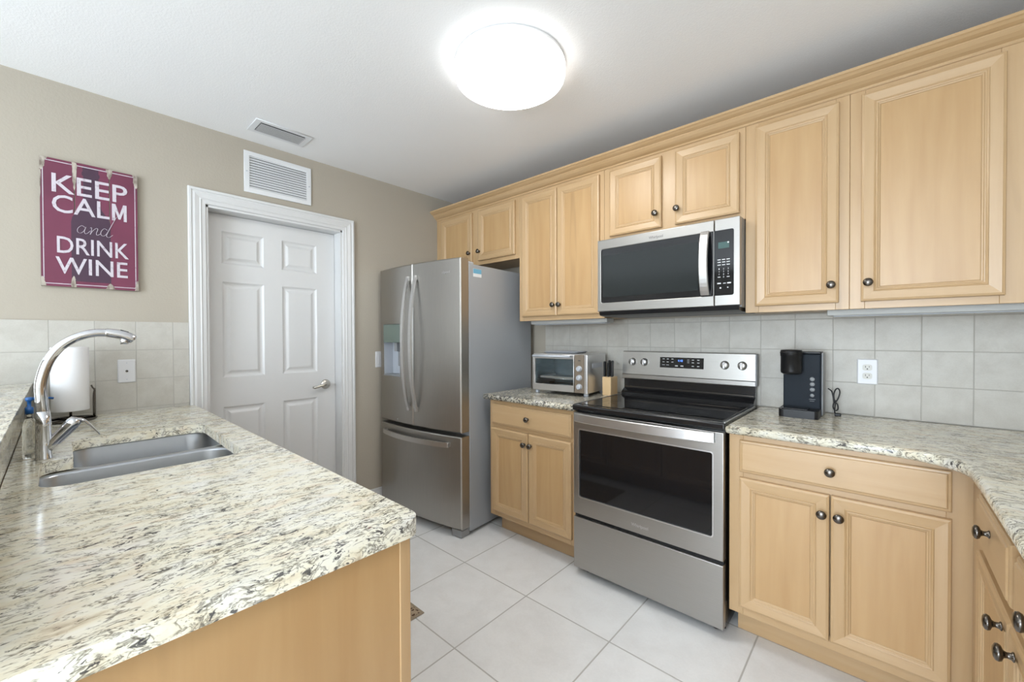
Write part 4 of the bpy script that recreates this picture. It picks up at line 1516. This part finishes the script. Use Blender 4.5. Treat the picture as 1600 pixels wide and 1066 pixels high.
# ------------------------------------------------------------------ wall plates
def wall_plate(name, label, loc, rz, w, h, kind):
    t = thing(name, label, {'outlet': 'outlet', 'jack': 'wall plate', 'switch': 'light switch'}[kind], loc, rz)
    b = MB()
    b.rings([[(x, 0, z) for x, z in rrect(-w / 2, w / 2, -h / 2, h / 2, .004, 3)], [(x, -.003, z) for x, z in rrect(-w / 2, w / 2, -h / 2, h / 2, .004, 3)],
             [(x, -.0062, z) for x, z in rrect(-w / 2 + .004, w / 2 - .004, -h / 2 + .004, h / 2 - .004, .003, 3)]], smooth=False)
    b.build('cover_plate', 'white_plastic', t)
    if kind == 'outlet':
        for s_ in (1, -1):
            cz = s_ * .0195
            pts_ = [(x, z + cz) for x, z in fillet([(-.0172, -.010), (-.010, -.0145), (.010, -.0145), (.0172, -.010), (.0172, .010), (.010, .0145), (-.010, .0145), (-.0172, .010)], .004, 2)]
            soc = MB().prism(pts_, 'Y', -.0085, -.005).build('receptacle', 'outlet_face', t)
            b = MB()
            b.box(-.0075, -.0055, -.0090, -.008, cz - .0005, cz + .0075)
            b.box(.0055, .0075, -.0090, -.008, cz + .0005, cz + .0070)
            b.lathe([(.0026, 0), (.0026, .001)], (0, -.008, cz - .0065), '-Y', 10)
            b.build('slots', 'dark_void', soc)
        MB().lathe([(.003, 0), (.003, .001)], (0, -.006, 0), '-Y', 10).build('screw', 'white_plastic', t)
    elif kind == 'jack':
        MB().lathe([(.0055, 0), (.0055, .002), (.004, .0025), (.004, .007), (.001, .0072)], (0, -.006, 0), '-Y', 14).build('coaxial_jack', 'pewter', t)
        for s_ in (1, -1):
            MB().lathe([(.0028, 0), (.0028, .001)], (0, -.0058, s_ * .042), '-Y', 10).build('screw', 'light_grey_plastic', t)
    else:
        MB().box(-.016, .016, -.0085, -.005, -.034, .034, 0, .0015, 1).build('rocker', 'white_plastic', t)
    return t


wall_plate('wall_outlet', 'white duplex electrical outlet on the tiled wall right of the coffee maker', (2.826, -.0092, 1.1265), 0, .074, .118, 'outlet')
wall_plate('wall_jack', 'white cable jack plate on the tiled wall between the faucet and the door', (.0092, -2.294, 1.127), pi / 2, .068, .118, 'jack')
wall_plate('light_switch', 'white light switch plate on the beige wall left of the refrigerator', (.0002, -0.866, 1.125), pi / 2, .072, .122, 'switch')

# ------------------------------------------------------------------ vents
wv = thing('wall_vent', 'white rectangular return air grille on the wall above the door', 'vent', (.0002, -1.566, 2.184), pi / 2)
vw, vh = .394, .250
b = MB()
b.slab([(-vw / 2, 0), (vw / 2, 0), (vw / 2, vh), (-vw / 2, vh)], [(-vw / 2 + .030, .028), (vw / 2 - .030, .028), (vw / 2 - .030, vh - .028), (-vw / 2 + .030, vh - .028)], -.009, 0, .003, 0, 2)
for v in b.bm.verts:
    x, z_, y_ = v.co
    v.co = (x, y_, z_)
b.build('frame', 'vent_white', wv)
MB().box(-vw / 2 + .031, vw / 2 - .031, -.0005, 0.0, .029, vh - .029).build('backing', 'dark_void', wv)
ns = 13
for i in range(ns):
    z = .033 + i * (vh - .066 + .003) / (ns - 1)
    b = MB().prism([(-.0085, z - .006), (-.0075, z - .0065), (-.0008, z + .0075), (-.0015, z + .008)], 'X', -vw / 2 + .029, vw / 2 - .029)
    b.build('slat', 'vent_white', wv)
for sx in (-1, 1):
    MB().lathe([(.004, 0), (.004, .0015), (.001, .002)], (sx * (vw / 2 - .014), -.0088, vh / 2), '-Y', 10).build('screw', 'light_grey_plastic', wv)

cv = thing('ceiling_vent', 'small white louvered air vent in the ceiling near the door wall', 'vent', (.246, -1.637, H))
b = MB()
b.slab([(-.088, -.152), (.088, -.152), (.088, .152), (-.088, .152)], [(-.058, -.120), (.060, -.120), (.060, .118), (-.058, .118)], -.007, -.0002, .003, 0, 2)
b.build('frame', 'vent_white', cv)
MB().box(-.060, .062, -.122, .120, -.0012, -.0004).build('backing', 'dark_void', cv)
for i in range(6):
    x = -.046 + i * .019
    MB().prism([(x - .003, -.0125), (x - .002, -.0132), (x + .0035, -.0080), (x + .0025, -.0073)], 'Y', -.120, .118).build('slat', 'vent_slat', cv)

# ------------------------------------------------------------------ ceiling lights
def ceiling_lamp(label, x, y):
    t = thing('ceiling_light', label, 'ceiling light', (x, y, H))
    MB().lathe([(.232, -.0005), (.240, -.004), (.240, -.016), (.232, -.018)], (0, 0, 0), 'Z', 64).build('base', 'lamp_base', t)
    b = MB()
    b.lathe([(.236, -.017), (.2425, -.022), (.2425, -.058), (.238, -.070), (.224, -.079), (.200, -.0835), (.12, -.086), (.0005, -.087)], (0, 0, 0), 'Z', 64)
    for f in b.bm.faces:
        if f.calc_center_median().z > -.074:
            f.material_index = 1
    b.build('diffuser', ['lamp_diffuser', 'lamp_diffuser_rim'], t)


ceiling_lamp('round white drum ceiling light above the kitchen floor', 1.652, -1.178)
ceiling_lamp('assumed second round ceiling light, unseen behind the camera', 2.95, -3.15)  # assumed lamp out of view, placed to give the tile shadow and cabinet sheen

# ------------------------------------------------------------------ under-cabinet lights
def under_light(label, xa, xb, y):
    t = thing('under_cabinet_light', label, 'light fixture', (xa, y, 1.405), 0, 'light bars under the wall cabinets')
    MB().box(0, xb - xa, -.045, .045, -.024, 0.004, 0, .003, 2).build('housing', 'fixture_grey', t)
    MB().box(.02, xb - xa - .02, -.030, .030, -.028, -.023, 0, .002, 1).build('lens', 'light_grey_plastic', t)
    return t


under_light('off-white light bar under the tall cabinet above the toaster oven', 1.020, 1.622, -.225)
under_light('long off-white light bar under the right wall cabinets above the outlet', 2.697, 3.55, -.225)

# ------------------------------------------------------------------ floor mat
mt = thing('floor_mat', 'brown patterned kitchen mat with tan border on the floor by the peninsula', 'mat', (.80, -1.66, 0))
MB().box(-.49, .49, -.27, .27, .0005, .006, 0, .002, 1).build('border', 'rug_border', mt)
MB().box(-.478, .478, -.258, .258, .0055, .0075, 0, .001, 1).build('pile', 'rug_pattern', mt)

# ------------------------------------------------------------------ wall sign
SY0, SY1, SZ0, SZ1 = -2.578, -2.245, 1.538, 2.133
sg = thing('wall_sign', 'burgundy wooden plank sign reading KEEP CALM and DRINK WINE on the left wall', 'sign', (.001, SY0, SZ0), pi / 2)
# local x: 0..w to the right, local -y toward the room
sw, sh_ = SY1 - SY0, SZ1 - SZ0
cuts = [0, -2.4685 - SY0, -2.349 - SY0, sw]
for i in range(3):
    a, c = cuts[i] + (0.0006 if i else 0), cuts[i + 1] - (0.0006 if i < 2 else 0)
    dz = (0.0, 0.002, -0.001)[i]
    b = MB()
    b.box(a, c, -.018, 0, dz * .5, sh_ + dz, 1, .0012, 1)
    for f in b.bm.faces:
        if f.normal.y < -.9:
            f.material_index = 0
    b.build('plank', ['sign_burgundy', 'sign_edge_wood'], sg, fix=False)
yF = -.0183
# bottle silhouette
bxc = (-2.411) - SY0
bp = [(-.030, .585), (.024, .585), (.024, .560), (.028, .556), (.028, .542), (.024, .538), (.026, .42), (.034, .385), (.052, .355), (.062, .335), (.064, .31), (.064, .030), (-.070, .030), (-.070, .31), (-.066, .335), (-.054, .355), (-.036, .385), (-.030, .42), (-.028, .538), (-.033, .542), (-.033, .556), (-.030, .560)]
MB().prism([(bxc + x, z) for x, z in bp], 'Y', yF - .0002, yF + .0004).build('bottle_silhouette', 'sign_bottle', sg)
# thin border line
b = MB()
for q in ((.010, sw - .010, .580, .5835), (.010, sw - .010, .012, .0155)):
    b.box(q[0], q[1], yF - .0006, yF, q[2], q[3])
for q in (.008, sw - .012):
    b.box(q, q + .003, yF - .0006, yF, .014, .582)
b.build('border_line', 'sign_lettering', sg)
# distressed edges
wb = random.Random(8)


def worn(cx, z0_, z1_, w_):
    b_ = MB()
    n_ = 9
    L_, R_ = [], []
    for i_ in range(n_ + 1):
        t_ = i_ / n_
        k_ = (1 - t_) ** .5
        L_.append((max(.0005, cx - w_ * k_ * (.7 + .5 * wb.random())), z0_ + (z1_ - z0_) * t_))
        R_.append((min(sw - .0005, cx + w_ * k_ * (.7 + .5 * wb.random())), z0_ + (z1_ - z0_) * t_))
    b_.prism(L_ + R_[::-1], 'Y', yF - .0008, yF)
    b_.build('worn_patch', 'sign_worn', sg)


for cx, a, c, w_ in ((.004, .594, .530, .018), (cuts[1], .594, .46, .009), (cuts[2], .594, .545, .012), (sw - .006, .594, .525, .015), (.004, .001, .045, .014), (cuts[1] - .006, .001, .055, .010), (cuts[2], .001, .028, .018), (sw - .004, .001, .052, .011),
                     (.001, .53, .40, .003)):
    worn(cx, a, c, w_)


def ly(y):
    return y - SY0


def lz(z):
    return z - SZ0


yT = yF - .0014
mb_ = MB()
mx0, mx1, mz0, mz1 = ly(-2.341), ly(-2.287), lz(1.885), lz(1.968)
MP = [(0, 0), (0, 1), (.24, 1), (.5, .36), (.76, 1), (1, 1), (1, 0), (.79, 0), (.79, .60), (.57, .10), (.43, .10), (.21, .60), (.21, 0)]
mb_.prism([(mx0 + x * (mx1 - mx0), mz0 + z * (mz1 - mz0)) for x, z in MP], 'Y', yT - .0006, yT + .0006)
mb_.build('lettering', 'sign_lettering', sg)
words = [('KEEP', -2.541, -2.284, 1.978, 2.064), ('CAL', -2.541, -2.349, 1.885, 1.968), ('DRINK', -2.527, -2.281, 1.697, 1.774), ('WINE', -2.532, -2.286, 1.600, 1.678)]
for wd, ya_, yb_, za_, zb_2 in words:
    b = MB()
    fit_text(b, wd, ly(ya_), ly(yb_), lz(za_), lz(zb_2), yT, extrude=.0006, offset=.0007, space=1.0)
    b.build('lettering', 'sign_lettering', sg, fix=False)
# handwritten "and"
hand = [
    [(.030, .034), (.018, .040), (.004, .026), (.002, .010), (.012, .004), (.026, .016), (.034, .036), (.028, .014), (.032, .004), (.042, .010), (.050, .020)],
    [(.050, .034), (.056, .036), (.054, .018), (.050, .003), (.060, .022), (.074, .036), (.080, .032), (.074, .012), (.078, .004), (.090, .012)],
    [(.118, .034), (.106, .040), (.094, .026), (.092, .010), (.102, .004), (.116, .018), (.136, .062), (.156, .104), (.134, .056), (.116, .014), (.116, .002), (.126, .001), (.140, .014)]]
b = MB()
ax_, az_ = ly(-2.462), lz(1.796)
for stroke in hand:
    c_ = catmull([(ax_ + x * .88, yT + .0004, az_ + z * 1.02) for x, z in stroke], 5)
    rr2 = []
    for i in range(len(c_)):
        t = (c_[min(i + 1, len(c_) - 1)] - c_[max(i - 1, 0)])
        rr2.append(.0011 + .0011 * abs(t.normalized().z))
    b.tube(c_, rr2, 6, flat=(1, .5))
b.build('lettering', 'sign_lettering', sg)
